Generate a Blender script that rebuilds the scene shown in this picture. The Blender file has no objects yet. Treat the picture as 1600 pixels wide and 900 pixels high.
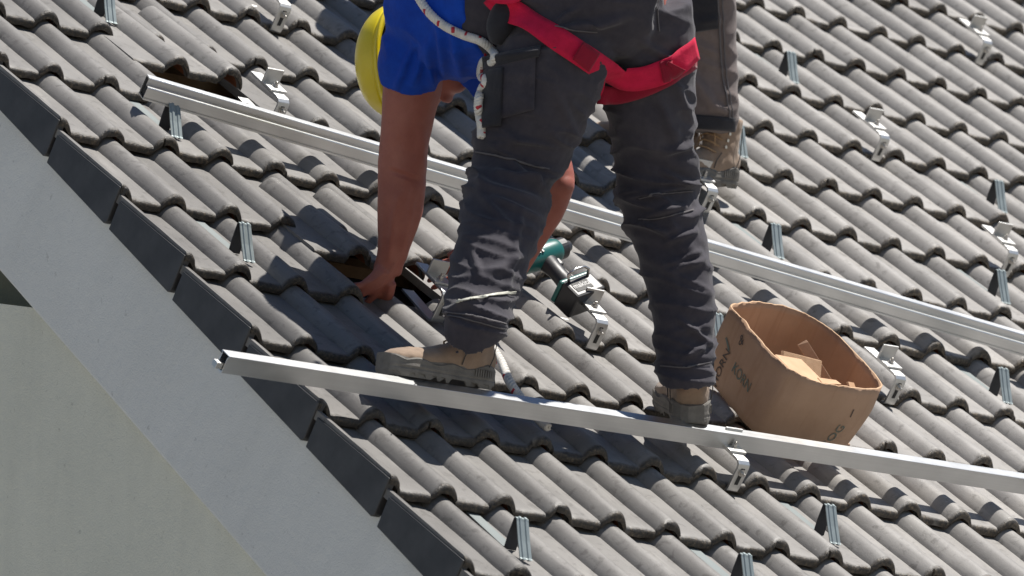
import bpy, bmesh, math, random
from mathutils import Vector, Matrix, noise
from mathutils.bvhtree import BVHTree
random.seed(7)
SC = bpy.context.scene
COL = SC.collection
# ------------------------------------------------------------------ camera, sky, sun, exposure
PITCH = 0.700448            # roof pitch (about 40 degrees)
Z0 = 5.2                   # height of the roof origin above the ground
cd = bpy.data.cameras.new('camera'); cam = bpy.data.objects.new('camera', cd); COL.objects.link(cam)
cx, cy, cz = Vector((0.773184, -0.634181, -0.0)), Vector((-0.146566, -0.17869, 0.972928)), Vector((-0.617013, -0.752252, -0.23111))
cam.matrix_world = Matrix(((cx.x, cy.x, cz.x, 0), (cx.y, cy.y, cz.y, 0), (cx.z, cy.z, cz.z, 0), (0, 0, 0, 1)))
cam.location = (-7.63543, -10.85678, 1.67374)
cd.sensor_width = 36.0; cd.lens = 220.599; cd.clip_start = 0.1; cd.clip_end = 2000
cd.dof.use_dof = True; cd.dof.focus_distance = 13.6; cd.dof.aperture_fstop = 9.0
SC.camera = cam
SUN_TO = Vector((0.31, -0.29, 1.0)).normalized()
world = bpy.data.worlds.new('World'); SC.world = world; world.use_nodes = True
wn = world.node_tree.nodes; wl = world.node_tree.links
bg = wn['Background']; sky = wn.new('ShaderNodeTexSky'); sky.sky_type = 'NISHITA'; sky.sun_disc = False; sky.dust_density = 0.3; sky.ozone_density = 4.5
sky.sun_elevation = math.asin(SUN_TO.z); sky.sun_rotation = math.atan2(SUN_TO.x, SUN_TO.y)
wl.new(sky.outputs[0], bg.inputs[0]); bg.inputs[1].default_value = 0.05
sl = bpy.data.lights.new('sun', 'SUN'); sl.energy = 5.0; sl.angle = math.radians(0.53); sl.color = (1.0, 0.955, 0.89)
sun = bpy.data.objects.new('sun', sl); COL.objects.link(sun)
sun.rotation_euler = (-SUN_TO).to_track_quat('-Z', 'Y').to_euler(); sun.location = (5, -4, 20)
SC.view_settings.view_transform = 'Standard'; SC.view_settings.look = 'None'
SC.view_settings.exposure = 0.47; SC.view_settings.gamma = 1.0
SC.view_settings.use_curve_mapping = False
SC.render.engine = 'CYCLES'

# ------------------------------------------------------------------ helpers
ROT = Matrix.Rotation(PITCH, 4, 'X')
ROOF = Matrix.Translation((0, 0, Z0)) @ ROT          # roof frame: x along ridge, y upslope, z out of the roof
ROOF3 = ROT.to_3x3()
G = 0.30645                    # course gauge
P = 0.15                   # roll spacing
def RF(x, u, n): return ROOF @ Vector((x, u, n))
EX, EY, EF = cx.copy(), cy.copy(), -cz             # axes used for folds and rings (fixed world vectors)

def mesh_obj(name, verts, faces, mats, parent=None, smooth=True, fm=None, mw=None):
    me = bpy.data.meshes.new(name); me.from_pydata([tuple(v) for v in verts], [], faces); me.update()
    return link(name, me, mats, parent, smooth, fm, mw)
def link(name, me, mats, parent=None, smooth=True, fm=None, mw=None):
    if not isinstance(mats, (list, tuple)): mats = [mats]
    for m in mats: me.materials.append(m)
    if smooth: me.polygons.foreach_set('use_smooth', [True] * len(me.polygons))
    if fm: me.polygons.foreach_set('material_index', fm)
    o = bpy.data.objects.new(name, me); COL.objects.link(o)
    if mw is not None: o.matrix_world = mw
    if parent is not None: o.parent = parent
    return o
def child_local(o, parent, m):     # parent with matrix given in the parent's own space
    o.parent = parent; o.matrix_parent_inverse = Matrix.Identity(4); o.matrix_basis = m
def empty(name, mw=None):
    o = bpy.data.objects.new(name, None); COL.objects.link(o); o.empty_display_size = 0.1
    if mw is not None: o.matrix_world = mw
    return o
def tag(o, label=None, cat=None, group=None, kind=None):
    if label: o['label'] = label
    if cat: o['category'] = cat
    if group: o['group'] = group
    if kind: o['kind'] = kind
    return o
class MB:
    def __init__(s): s.v = []; s.f = []; s.m = []
    def add(s, verts, faces, mi=0):
        b = len(s.v); s.v += [Vector(v) for v in verts]
        for f in faces: s.f.append([b + i for i in f]); s.m.append(mi)
    def box(s, lo, hi, mi=0, mat=None):
        x0, y0, z0 = lo; x1, y1, z1 = hi
        vs = [Vector(p) for p in ((x0,y0,z0),(x1,y0,z0),(x1,y1,z0),(x0,y1,z0),(x0,y0,z1),(x1,y0,z1),(x1,y1,z1),(x0,y1,z1))]
        if mat: vs = [mat @ v for v in vs]
        s.add(vs, [(0,3,2,1),(4,5,6,7),(0,1,5,4),(1,2,6,5),(2,3,7,6),(3,0,4,7)], mi)
    def prism(s, poly, a, b, mi=0):        # poly in (y,z), extruded in x
        n = len(poly)
        vs = [(a, p[0], p[1]) for p in poly] + [(b, p[0], p[1]) for p in poly]
        s.add(vs, [tuple(range(n))[::-1], tuple(range(n, 2*n))] + [(i, (i+1) % n, n + (i+1) % n, n + i) for i in range(n)], mi)
    def cyl(s, c, axis, r, h, n=16, mi=0, r2=None):
        c = Vector(c); z = Vector(axis).normalized(); x = z.orthogonal().normalized(); y = z.cross(x); r2 = r if r2 is None else r2
        vs = [c + (x*math.cos(t)+y*math.sin(t))*r for t in [2*math.pi*i/n for i in range(n)]]
        vs += [c + z*h + (x*math.cos(t)+y*math.sin(t))*r2 for t in [2*math.pi*i/n for i in range(n)]]
        s.add(vs, [tuple(range(n))[::-1], tuple(range(n, 2*n))] + [(i, (i+1) % n, n+(i+1) % n, n+i) for i in range(n)], mi)
    def tube(s, pts, r, n=10, mi=0):
        pts = [Vector(p) for p in pts]; rings = []
        up = None
        for i, p in enumerate(pts):
            t = (pts[min(i+1, len(pts)-1)] - pts[max(i-1, 0)]).normalized()
            if up is None: up = t.orthogonal().normalized()
            up = (up - t*up.dot(t)).normalized(); w = t.cross(up)
            rr = r[i] if isinstance(r, (list, tuple)) else r
            rings.append([p + (up*math.cos(a)+w*math.sin(a))*rr for a in [2*math.pi*k/n for k in range(n)]])
        vs = [v for R in rings for v in R]; L = len(rings)
        fs = [(i*n+k, i*n+(k+1) % n, (i+1)*n+(k+1) % n, (i+1)*n+k) for i in range(L-1) for k in range(n)]
        fs += [tuple(range(n))[::-1], tuple(range((L-1)*n, L*n))]
        s.add(vs, fs, mi)
    def obj(s, name, mats, parent=None, smooth=False, mw=None, bevel=0.0, segs=2):
        bm = bmesh.new()
        me = bpy.data.meshes.new(name); me.from_pydata([tuple(v) for v in s.v], [], s.f)
        me.polygons.foreach_set('material_index', s.m); bm.from_mesh(me)
        bmesh.ops.recalc_face_normals(bm, faces=bm.faces)
        if bevel:
            es = [e for e in bm.edges if len(e.link_faces) == 2 and e.calc_face_angle(0) > 0.5]
            bmesh.ops.bevel(bm, geom=es, offset=bevel, segments=segs, affect='EDGES', profile=0.6, clamp_overlap=True)
        bm.to_mesh(me); bm.free()
        return link(name, me, mats, parent, smooth, None, mw)

# ------------------------------------------------------------------ materials
def newmat(name):
    m = bpy.data.materials.new(name); m.use_nodes = True
    return m, m.node_tree.nodes, m.node_tree.links, m.node_tree.nodes['Principled BSDF']
def ramp(N, stops):
    r = N.new('ShaderNodeValToRGB'); els = r.color_ramp.elements
    while len(els) < len(stops): els.new(0.5)
    for e, (p, c) in zip(els, stops): e.position = p; e.color = (*c, 1)
    return r
def noisetex(N, L, scale, detail=6, rough=0.6, coord='Object', vec=None, dist=0.0):
    n = N.new('ShaderNodeTexNoise'); n.inputs['Scale'].default_value = scale; n.inputs['Detail'].default_value = detail
    n.inputs['Roughness'].default_value = rough; n.inputs['Distortion'].default_value = dist
    if vec is None:
        t = N.new('ShaderNodeTexCoord'); vec = t.outputs[coord]
    L.new(vec, n.inputs['Vector']); return n
def mix(N, L, fac, a, b, mode='MIX'):
    m = N.new('ShaderNodeMix'); m.data_type = 'RGBA'; m.blend_type = mode
    if isinstance(fac, (int, float)): m.inputs['Factor'].default_value = fac
    else: L.new(fac, m.inputs['Factor'])
    for s, i in ((a, 6), (b, 7)):
        if isinstance(s, tuple): m.inputs[i].default_value = (*s, 1)
        else: L.new(s, m.inputs[i])
    return m.outputs[2]
def math_n(N, L, op, a, b=None, clamp=False):
    m = N.new('ShaderNodeMath'); m.operation = op; m.use_clamp = clamp
    for i, s in enumerate((a, b)):
        if s is None: continue
        if isinstance(s, (int, float)): m.inputs[i].default_value = s
        else: L.new(s, m.inputs[i])
    return m.outputs[0]
def bump(N, L, bs, h, strength=0.3, dist=0.01):
    b = N.new('ShaderNodeBump'); b.inputs['Strength'].default_value = strength; b.inputs['Distance'].default_value = dist
    L.new(h, b.inputs['Height']); L.new(b.outputs[0], bs.inputs['Normal']); return b
def simple(name, c1, c2=None, scale=30, rough=0.6, metal=0.0, bstr=0.15, bdist=0.002, bscale=None, spec=0.5, detail=6, coat=0.0, sheen=0.0, seed=None):
    m, N, L, bs = newmat(name)
    n = noisetex(N, L, scale, detail)
    c2 = c2 or tuple(x*0.8 for x in c1)
    r = ramp(N, [(0.3, c2), (0.7, c1)]); L.new(n.outputs[0], r.inputs[0]); L.new(r.outputs[0], bs.inputs['Base Color'])
    bs.inputs['Roughness'].default_value = rough; bs.inputs['Metallic'].default_value = metal
    bs.inputs['Specular IOR Level'].default_value = spec; bs.inputs['Coat Weight'].default_value = coat
    bs.inputs['Sheen Weight'].default_value = sheen
    n2 = noisetex(N, L, bscale or scale*6, 4)
    bump(N, L, bs, n2.outputs[0], bstr, bdist)
    return m

def tile_material():
    m, N, L, bs = newmat('concrete_tile')
    tc = N.new('ShaderNodeTexCoord'); oi = N.new('ShaderNodeObjectInfo'); geo = N.new('ShaderNodeNewGeometry')
    # per tile offset so that no two tiles share their pattern
    off = N.new('ShaderNodeVectorMath'); off.operation = 'ADD'; L.new(tc.outputs['Object'], off.inputs[0])
    sc_ = N.new('ShaderNodeVectorMath'); sc_.operation = 'SCALE'; sc_.inputs['Scale'].default_value = 3.7; L.new(oi.outputs['Location'], sc_.inputs[0])
    L.new(sc_.outputs[0], off.inputs[1]); vec = off.outputs[0]
    big = noisetex(N, L, 7, 4, .55, vec=vec)
    fine = noisetex(N, L, 420, 3, .7, vec=vec)
    mid = noisetex(N, L, 38, 6, .65, vec=vec, dist=.4)
    base = ramp(N, [(0.32, (0.215, 0.204, 0.192)), (0.68, (0.318, 0.303, 0.286))]); L.new(big.outputs[0], base.inputs[0])
    col = mix(N, L, 0.22, base.outputs[0], mix(N, L, fine.outputs[0], (0.16, 0.152, 0.145), (0.42, 0.405, 0.385)))
    # scuffs and pale dust streaks running down the slope
    st = N.new('ShaderNodeMapping'); st.inputs['Scale'].default_value = (30, 3.5, 30); L.new(vec, st.inputs['Vector'])
    stn = noisetex(N, L, 1.0, 5, .6, vec=st.outputs[0], dist=.6)
    sr = ramp(N, [(0.56, (0, 0, 0)), (0.72, (1, 1, 1))]); L.new(stn.outputs[0], sr.inputs[0])
    sfac = math_n(N, L, 'MULTIPLY', sr.outputs[0], 0.45)
    col = mix(N, L, sfac, col, (0.47, 0.45, 0.42))
    dr = ramp(N, [(0.33, (1, 1, 1)), (0.45, (0, 0, 0))]); L.new(mid.outputs[0], dr.inputs[0])
    col = mix(N, L, math_n(N, L, 'MULTIPLY', dr.outputs[0], 0.55), col, (0.11, 0.102, 0.093))
    # small pale lichen specks
    vo = N.new('ShaderNodeTexVoronoi'); vo.inputs['Scale'].default_value = 26; L.new(vec, vo.inputs['Vector'])
    sp = ramp(N, [(0.05, (1, 1, 1)), (0.085, (0, 0, 0))]); L.new(vo.outputs['Distance'], sp.inputs[0])
    col = mix(N, L, math_n(N, L, 'MULTIPLY', sp.outputs[0], 0.35), col, (0.5, 0.48, 0.44))
    # moss and grime on the rough cut lower edge
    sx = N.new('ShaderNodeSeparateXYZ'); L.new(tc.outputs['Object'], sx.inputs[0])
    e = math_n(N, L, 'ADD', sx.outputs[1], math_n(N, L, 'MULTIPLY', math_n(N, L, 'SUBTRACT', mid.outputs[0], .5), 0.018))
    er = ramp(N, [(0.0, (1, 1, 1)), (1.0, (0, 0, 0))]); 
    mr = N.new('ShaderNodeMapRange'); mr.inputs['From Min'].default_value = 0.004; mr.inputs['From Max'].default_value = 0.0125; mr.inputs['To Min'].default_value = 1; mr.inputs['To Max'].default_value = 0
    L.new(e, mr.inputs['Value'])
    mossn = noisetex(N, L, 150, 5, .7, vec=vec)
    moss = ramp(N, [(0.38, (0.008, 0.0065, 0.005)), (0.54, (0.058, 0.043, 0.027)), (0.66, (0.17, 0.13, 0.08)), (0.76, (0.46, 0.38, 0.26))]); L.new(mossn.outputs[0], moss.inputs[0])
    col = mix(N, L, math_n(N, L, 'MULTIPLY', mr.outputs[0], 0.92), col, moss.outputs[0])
    # tile to tile tone
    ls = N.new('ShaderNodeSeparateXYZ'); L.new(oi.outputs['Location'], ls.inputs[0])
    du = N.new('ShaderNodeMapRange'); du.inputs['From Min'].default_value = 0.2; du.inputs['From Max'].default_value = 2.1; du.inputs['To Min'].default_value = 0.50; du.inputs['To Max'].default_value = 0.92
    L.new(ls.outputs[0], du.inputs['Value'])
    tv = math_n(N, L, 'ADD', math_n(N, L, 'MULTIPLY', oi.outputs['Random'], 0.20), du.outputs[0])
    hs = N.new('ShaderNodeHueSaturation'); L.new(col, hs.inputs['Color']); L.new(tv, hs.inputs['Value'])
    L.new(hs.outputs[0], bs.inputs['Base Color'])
    bs.inputs['Roughness'].default_value = 0.50; bs.inputs['Specular IOR Level'].default_value = 0.5
    hh = math_n(N, L, 'ADD', math_n(N, L, 'MULTIPLY', fine.outputs[0], 0.35), math_n(N, L, 'MULTIPLY', mid.outputs[0], .5))
    hh = math_n(N, L, 'ADD', hh, math_n(N, L, 'MULTIPLY', math_n(N, L, 'MULTIPLY', mossn.outputs[0], mr.outputs[0]), 3.0))
    bump(N, L, bs, hh, 0.35, 0.004)
    return m
M = {}
M['tile'] = tile_material()
M['tile_under'] = simple('tile_underside', (0.36, 0.125, 0.05), (0.24, 0.08, 0.035), 40, .85, bstr=.3)
M['verge'] = simple('verge_flange', (0.058, 0.058, 0.060), (0.030, 0.030, 0.032), 14, .55, bstr=.08, bdist=.001, bscale=300)
M['alu'] = None
def metal(name, c, rough, streak=(2, 200, 200), bstr=.05, met=1.0, var=.15):
    m, N, L, bs = newmat(name)
    t = N.new('ShaderNodeTexCoord'); mp = N.new('ShaderNodeMapping'); mp.inputs['Scale'].default_value = streak; L.new(t.outputs['Object'], mp.inputs[0])
    n = noisetex(N, L, 1.0, 4, .6, vec=mp.outputs[0]); n2 = noisetex(N, L, 14, 5, .6)
    f = math_n(N, L, 'ADD', math_n(N, L, 'MULTIPLY', n.outputs[0], .5), math_n(N, L, 'MULTIPLY', n2.outputs[0], .5))
    r = ramp(N, [(0.3, tuple(x*(1-var) for x in c)), (0.7, c)]); L.new(f, r.inputs[0]); L.new(r.outputs[0], bs.inputs['Base Color'])
    rr = N.new('ShaderNodeMapRange'); rr.inputs['To Min'].default_value = rough*.8; rr.inputs['To Max'].default_value = rough*1.25; L.new(f, rr.inputs['Value']); L.new(rr.outputs[0], bs.inputs['Roughness'])
    bs.inputs['Metallic'].default_value = met
    bump(N, L, bs, n.outputs[0], bstr, .001)
    return m
M['alu'] = metal('mill_aluminium', (0.73, 0.74, 0.74), .36)
M['alu_dull'] = metal('hook_aluminium', (0.66, 0.66, 0.645), .44, (60, 60, 60))
M['galv'] = metal('coated_clip_steel', (0.28, 0.325, 0.33), .5, (80, 8, 80), met=.55)
M['clip_shade'] = simple('painted_clip_shade', (0.035, 0.038, 0.045), (0.025, 0.027, 0.032), 30, .55)  # near-black for the back leg: its shade is painted into the colour
M['clip_strap'] = metal('dull_strap_steel', (0.20, 0.225, 0.225), .6, (80, 8, 80), met=.35)
M['steel'] = metal('bolt_steel', (0.6, 0.58, 0.55), .28, (90, 90, 90))
M['slot_shade'] = simple('painted_slot_shadow', (0.03, 0.03, 0.03), rough=.8)  # near-black colour painted as the shade inside hollows
def stucco(name, c1, c2):
    m, N, L, bs = newmat(name)
    n = noisetex(N, L, 1.6, 5, .6); n2 = noisetex(N, L, 26, 5, .65); n3 = noisetex(N, L, 240, 4, .7)
    r = ramp(N, [(0.3, c2), (0.7, c1)]); L.new(n.outputs[0], r.inputs[0])
    pit = ramp(N, [(0.27, (1, 1, 1)), (0.33, (0, 0, 0))]); L.new(noisetex(N, L, 42, 3, .6).outputs[0], pit.inputs[0])
    col = mix(N, L, math_n(N, L, 'MULTIPLY', n2.outputs[0], .25), r.outputs[0], tuple(x*.72 for x in c2))
    col = mix(N, L, math_n(N, L, 'MULTIPLY', pit.outputs[0], .35), col, tuple(x*.45 for x in c2))
    wt = N.new('ShaderNodeTexCoord'); wm = N.new('ShaderNodeMapping'); wm.inputs['Scale'].default_value = (9, 9, .9); L.new(wt.outputs['Object'], wm.inputs[0])
    wst = noisetex(N, L, 1, 6, .6, vec=wm.outputs[0], dist=.5); wr = ramp(N, [(0.48, (0, 0, 0)), (0.72, (1, 1, 1))]); L.new(wst.outputs[0], wr.inputs[0])
    col = mix(N, L, math_n(N, L, 'MULTIPLY', wr.outputs[0], .16), col, tuple(x*.62 for x in c2))
    L.new(col, bs.inputs['Base Color']); bs.inputs['Roughness'].default_value = .92; bs.inputs['Specular IOR Level'].default_value = .2
    bump(N, L, bs, math_n(N, L, 'ADD', n3.outputs[0], math_n(N, L, 'MULTIPLY', n2.outputs[0], 1.6)), .55, .004)
    return m
M['stucco_band'] = stucco('grey_stucco', (0.76, 0.775, 0.76), (0.68, 0.695, 0.68))
M['stucco_wall'] = stucco('cream_stucco', (0.76, 0.76, 0.66), (0.67, 0.675, 0.59))
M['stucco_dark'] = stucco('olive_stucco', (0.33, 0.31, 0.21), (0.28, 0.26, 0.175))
M['membrane'] = simple('roof_membrane', (0.02, 0.018, 0.022), (0.012, 0.011, 0.014), 20, .8)
M['batten'] = simple('batten_wood', (0.30, 0.2, 0.11), (0.2, 0.125, 0.065), 20, .8)
M['ground'] = simple('pale_gravel', (0.36, 0.34, 0.30), (0.22, 0.21, 0.19), 3.0, .95, bstr=.6, bdist=.02, bscale=90)

def cloth(name, c1, c2, weave=900, rough=.85, sheen=.15, dust=None):
    m, N, L, bs = newmat(name)
    n = noisetex(N, L, 9, 6, .6); n2 = noisetex(N, L, 60, 4, .6); w = noisetex(N, L, weave, 2, .5)
    f = math_n(N, L, 'ADD', math_n(N, L, 'MULTIPLY', n.outputs[0], .6), math_n(N, L, 'MULTIPLY', n2.outputs[0], .4))
    r = ramp(N, [(0.34, c2), (0.66, c1)]); L.new(f, r.inputs[0]); col = r.outputs[0]
    if dust:
        d = noisetex(N, L, 5, 7, .65, dist=.7); dr = ramp(N, [(0.52, (0, 0, 0)), (0.75, (1, 1, 1))]); L.new(d.outputs[0], dr.inputs[0])
        col = mix(N, L, math_n(N, L, 'MULTIPLY', dr.outputs[0], .3), col, dust)
    col = mix(N, L, math_n(N, L, 'MULTIPLY', w.outputs[0], .3), col, tuple(x*.6 for x in c2))
    L.new(col, bs.inputs['Base Color']); bs.inputs['Roughness'].default_value = rough
    bs.inputs['Sheen Weight'].default_value = sheen; bs.inputs['Sheen Roughness'].default_value = .5; bs.inputs['Specular IOR Level'].default_value = .25
    bump(N, L, bs, math_n(N, L, 'ADD', w.outputs[0], math_n(N, L, 'MULTIPLY', n2.outputs[0], 2.0)), .3, .0015)
    return m
M['trousers'] = cloth('charcoal_work_cloth', (0.058, 0.052, 0.064), (0.031, 0.029, 0.040), dust=(0.15, 0.13, 0.13))
M['trousers_dark'] = cloth('black_work_cloth', (0.030, 0.030, 0.037), (0.019, 0.019, 0.025))
M['trousers_brown'] = cloth('taupe_work_cloth', (0.185, 0.147, 0.138), (0.13, 0.103, 0.098), dust=(0.30, 0.25, 0.23))
M['shirt'] = cloth('blue_cotton', (0.004, 0.068, 0.50), (0.002, 0.040, 0.34), sheen=.05)
M['shirt_grey'] = cloth('grey_cotton', (0.10, 0.10, 0.11), (0.07, 0.07, 0.08))
M['strap'] = cloth('red_webbing', (0.74, 0.014, 0.075), (0.50, 0.008, 0.045), weave=420, sheen=0.05, rough=.8)
M['strap_dark'] = cloth('dark_red_webbing', (0.30, 0.006, 0.03), (0.22, 0.004, 0.02), weave=500)
M['stitch'] = simple('stitch_grey', (0.12, 0.11, 0.115), rough=.8)
M['piping'] = simple('reflective_piping', (0.55, 0.54, 0.46), rough=.5)
def skin_mat():
    m, N, L, bs = newmat('sunburnt_skin')
    n = noisetex(N, L, 14, 5, .6); n2 = noisetex(N, L, 300, 3, .6); n3 = noisetex(N, L, 60, 4, .7)
    r = ramp(N, [(0.3, (0.30, 0.088, 0.060)), (0.7, (0.41, 0.145, 0.10))]); L.new(n.outputs[0], r.inputs[0])
    col = mix(N, L, math_n(N, L, 'MULTIPLY', n3.outputs[0], .45), r.outputs[0], (0.25, 0.062, 0.05))
    hs_n = N.new('ShaderNodeTexCoord'); hm = N.new('ShaderNodeMapping'); hm.inputs['Scale'].default_value = (700, 700, 90); L.new(hs_n.outputs['Object'], hm.inputs[0])
    hn = noisetex(N, L, 1, 2, .5, vec=hm.outputs[0]); hr = ramp(N, [(0.63, (0, 0, 0)), (0.70, (1, 1, 1))]); L.new(hn.outputs[0], hr.inputs[0])
    col = mix(N, L, math_n(N, L, 'MULTIPLY', hr.outputs[0], .35), col, (0.12, 0.05, 0.03))
    L.new(col, bs.inputs['Base Color']); bs.inputs['Roughness'].default_value = .5
    bs.inputs['Subsurface Weight'].default_value = .12; bs.inputs['Subsurface Radius'].default_value = (.012, .004, .002); bs.inputs['Subsurface Scale'].default_value = .5
    bump(N, L, bs, n2.outputs[0], .2, .001)
    return m
M['skin'] = skin_mat()
M['eye'] = simple('eye_white', (0.7, 0.68, 0.65), rough=.2)
M['hair'] = simple('brown_hair', (0.05, 0.03, 0.018), (0.02, 0.012, 0.008), 160, .6, bstr=.6, bscale=300)
M['helmet'] = simple('yellow_plastic', (0.80, 0.64, 0.014), (0.70, 0.54, 0.012), 12, .32, bstr=.03, coat=.25)
M['helmet_band'] = simple('black_headband', (0.05, 0.04, 0.03), rough=.7)
M['rope'] = simple('white_nylon_rope', (0.74, 0.72, 0.68), (0.58, 0.56, 0.52), 60, .65, bstr=.4, bscale=500)
M['rope_red'] = simple('red_tracer', (0.5, 0.02, 0.04), rough=.6)
M['boot'] = simple('tan_suede', (0.33, 0.232, 0.160), (0.23, 0.160, 0.110), 26, .85, bstr=.3, bdist=.002, bscale=260, sheen=.2)
M['sole'] = simple('grey_rubber', (0.20, 0.185, 0.165), (0.12, 0.112, 0.10), 40, .8, bstr=.3, bdist=.002)
M['sole_dark'] = simple('dark_rubber', (0.07, 0.066, 0.062), rough=.8)
M['lace'] = simple('tan_lace', (0.42, 0.27, 0.15), rough=.8)
def cardboard():
    m, N, L, bs = newmat('cardboard')
    n = noisetex(N, L, 6, 6, .6); n2 = noisetex(N, L, 120, 4, .6)
    r = ramp(N, [(0.3, (0.35, 0.22, 0.145)), (0.7, (0.47, 0.31, 0.215))]); L.new(n.outputs[0], r.inputs[0])
    t = N.new('ShaderNodeTexCoord'); mp = N.new('ShaderNodeMapping'); mp.inputs['Scale'].default_value = (26, 26, 3); L.new(t.outputs['Object'], mp.inputs[0])
    s = noisetex(N, L, 1, 5, .6, vec=mp.outputs[0], dist=1.0); sr = ramp(N, [(0.55, (0, 0, 0)), (0.7, (1, 1, 1))]); L.new(s.outputs[0], sr.inputs[0])
    col = mix(N, L, math_n(N, L, 'MULTIPLY', sr.outputs[0], .35), r.outputs[0], (0.25, 0.115, 0.055))
    col = mix(N, L, math_n(N, L, 'MULTIPLY', n2.outputs[0], .2), col, (0.5, 0.33, 0.2))
    L.new(col, bs.inputs['Base Color']); bs.inputs['Roughness'].default_value = .8; bs.inputs['Specular IOR Level'].default_value = .25
    bump(N, L, bs, n2.outputs[0], .12, .001); return m
M['card'] = cardboard()
M['card_edge'] = simple('cardboard_edge', (0.62, 0.42, 0.26), (0.5, 0.32, 0.19), 80, .85, bstr=.4)
M['wood'] = simple('pale_wood_shim', (0.62, 0.40, 0.24), (0.5, 0.30, 0.17), 18, .75)
M['ink_teal'] = simple('teal_print', (0.10, 0.165, 0.15), (0.19, 0.17, 0.125), 70, rough=.8)
M['ink_dark'] = simple('dark_print', (0.05, 0.05, 0.055), (0.13, 0.09, 0.065), 60, rough=.8)
M['teal'] = simple('teal_plastic', (0.012, 0.13, 0.115), (0.010, 0.10, 0.09), 12, .35, bstr=.05)
M['black'] = simple('black_plastic', (0.03, 0.03, 0.032), (0.02, 0.02, 0.022), 20, .45, bstr=.1)
M['grey_rubber'] = simple('grip_rubber', (0.10, 0.10, 0.095), rough=.7)
M['white'] = simple('white_print', (0.7, 0.7, 0.68), rough=.6)

# ------------------------------------------------------------------ the ground
g = 400
gr = mesh_obj('ground', [(-g,-g,0),(g,-g,0),(g,g,0),(-g,g,0)], [(0,1,2,3)], M['ground'], smooth=False); tag(gr, kind='structure')

# ------------------------------------------------------------------ the house
house = empty('house', Matrix.Translation((0, 0, 0)))
tag(house, 'stuccoed house with a steep roof of dark grey concrete tiles', 'house')
UM, UP = -3.2, 4.6          # eave and ridge in upslope metres
XR = 6.4
# roof deck
mb = MB(); mb.box((0.06, UM, -0.30), (XR, UP, -0.115)); roof = mb.obj('roof', M['membrane'], None, mw=ROOF); roof.parent = house
def to_roof(o, m): o.parent = roof; o.matrix_parent_inverse = Matrix.Identity(4); o.matrix_basis = m
# stuccoed verge band under the tiles
mb = MB(); mb.box((0.012, UM, -0.385), (0.058, UP, -0.088))
band = mb.obj('verge_band', M['stucco_band'], None, mw=ROOF, bevel=.006); band.parent = house
# gable wall: in y,z world, under the band, with an olive recess behind its upper edge
def zline(y, n):            # height of the line at distance n from the roof plane
    u = (y + math.sin(PITCH)*n) / math.cos(PITCH)
    return (ROOF @ Vector((0, u, n))).z
y0, y1 = RF(0, UM, -.385).y, 3.4
Yc, Zc = 0.12, Z0 - 0.413
zc2 = Zc + (y1 - Yc) * 0.2567
mb = MB(); mb.prism([(y0, 0), (y1, 0), (y1, zc2), (Yc, zline(Yc, -.384)), (y0, zline(y0, -.384))], 0.03, 0.30)
w = mb.obj('gable_wall', M['stucco_wall'], house)
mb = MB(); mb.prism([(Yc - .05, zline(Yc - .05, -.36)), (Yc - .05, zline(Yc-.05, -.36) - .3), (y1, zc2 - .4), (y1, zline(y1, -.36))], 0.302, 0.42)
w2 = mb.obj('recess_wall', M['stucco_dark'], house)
mb = MB(); mb.box((0.30, y0 + .02, 0), (XR, y0 + .3, zline(y0, -.45))); mb.obj('front_wall', M['stucco_wall'], house)

# tile meshes -------------------------------------------------------
TILT = math.atan2(0.027, G)
PAN = -0.030
def roll_h(s, w=0.0345):
    u = abs(s) / w
    return (1 - u**2.0)**0.80 if u < 1 else 0.0
def profile(kind):
    xs = []
    if kind == 'field':
        a, b = -P + 0.028, P + 0.0365
    else:
        a, b = 0.0, P + 0.0365
    crests = [0.0, P] if kind == 'field' else [P]
    pts = set([a, b])
    for c in crests:
        for i in range(-9, 10): 
            x = c + 0.0345 * math.sin(i/9*math.pi/2)
            if a <= x <= b: pts.add(round(x, 5))
    if kind == 'verge':
        for x in (0.004, 0.010, 0.016, 0.022, 0.028, 0.034, 0.04): pts.add(x)
    x = a
    while x < b: pts.add(round(x, 5)); x += 0.018
    xs = sorted(pts); xs = [x for i, x in enumerate(xs) if i == 0 or x - xs[i-1] > 0.0012]
    hs = []
    for x in xs:
        h = PAN + 0.0285*max(roll_h(x - c) for c in crests)
        if kind == 'verge' and x < 0.04:
            h = max(h, PAN + 0.029*min(1, max(0, (1 - (max(0, x-0.006)/0.032)**2)))**.8)
        if x > P + 0.0355: h = PAN - 0.004
        hs.append(h)
    return xs, hs
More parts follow.
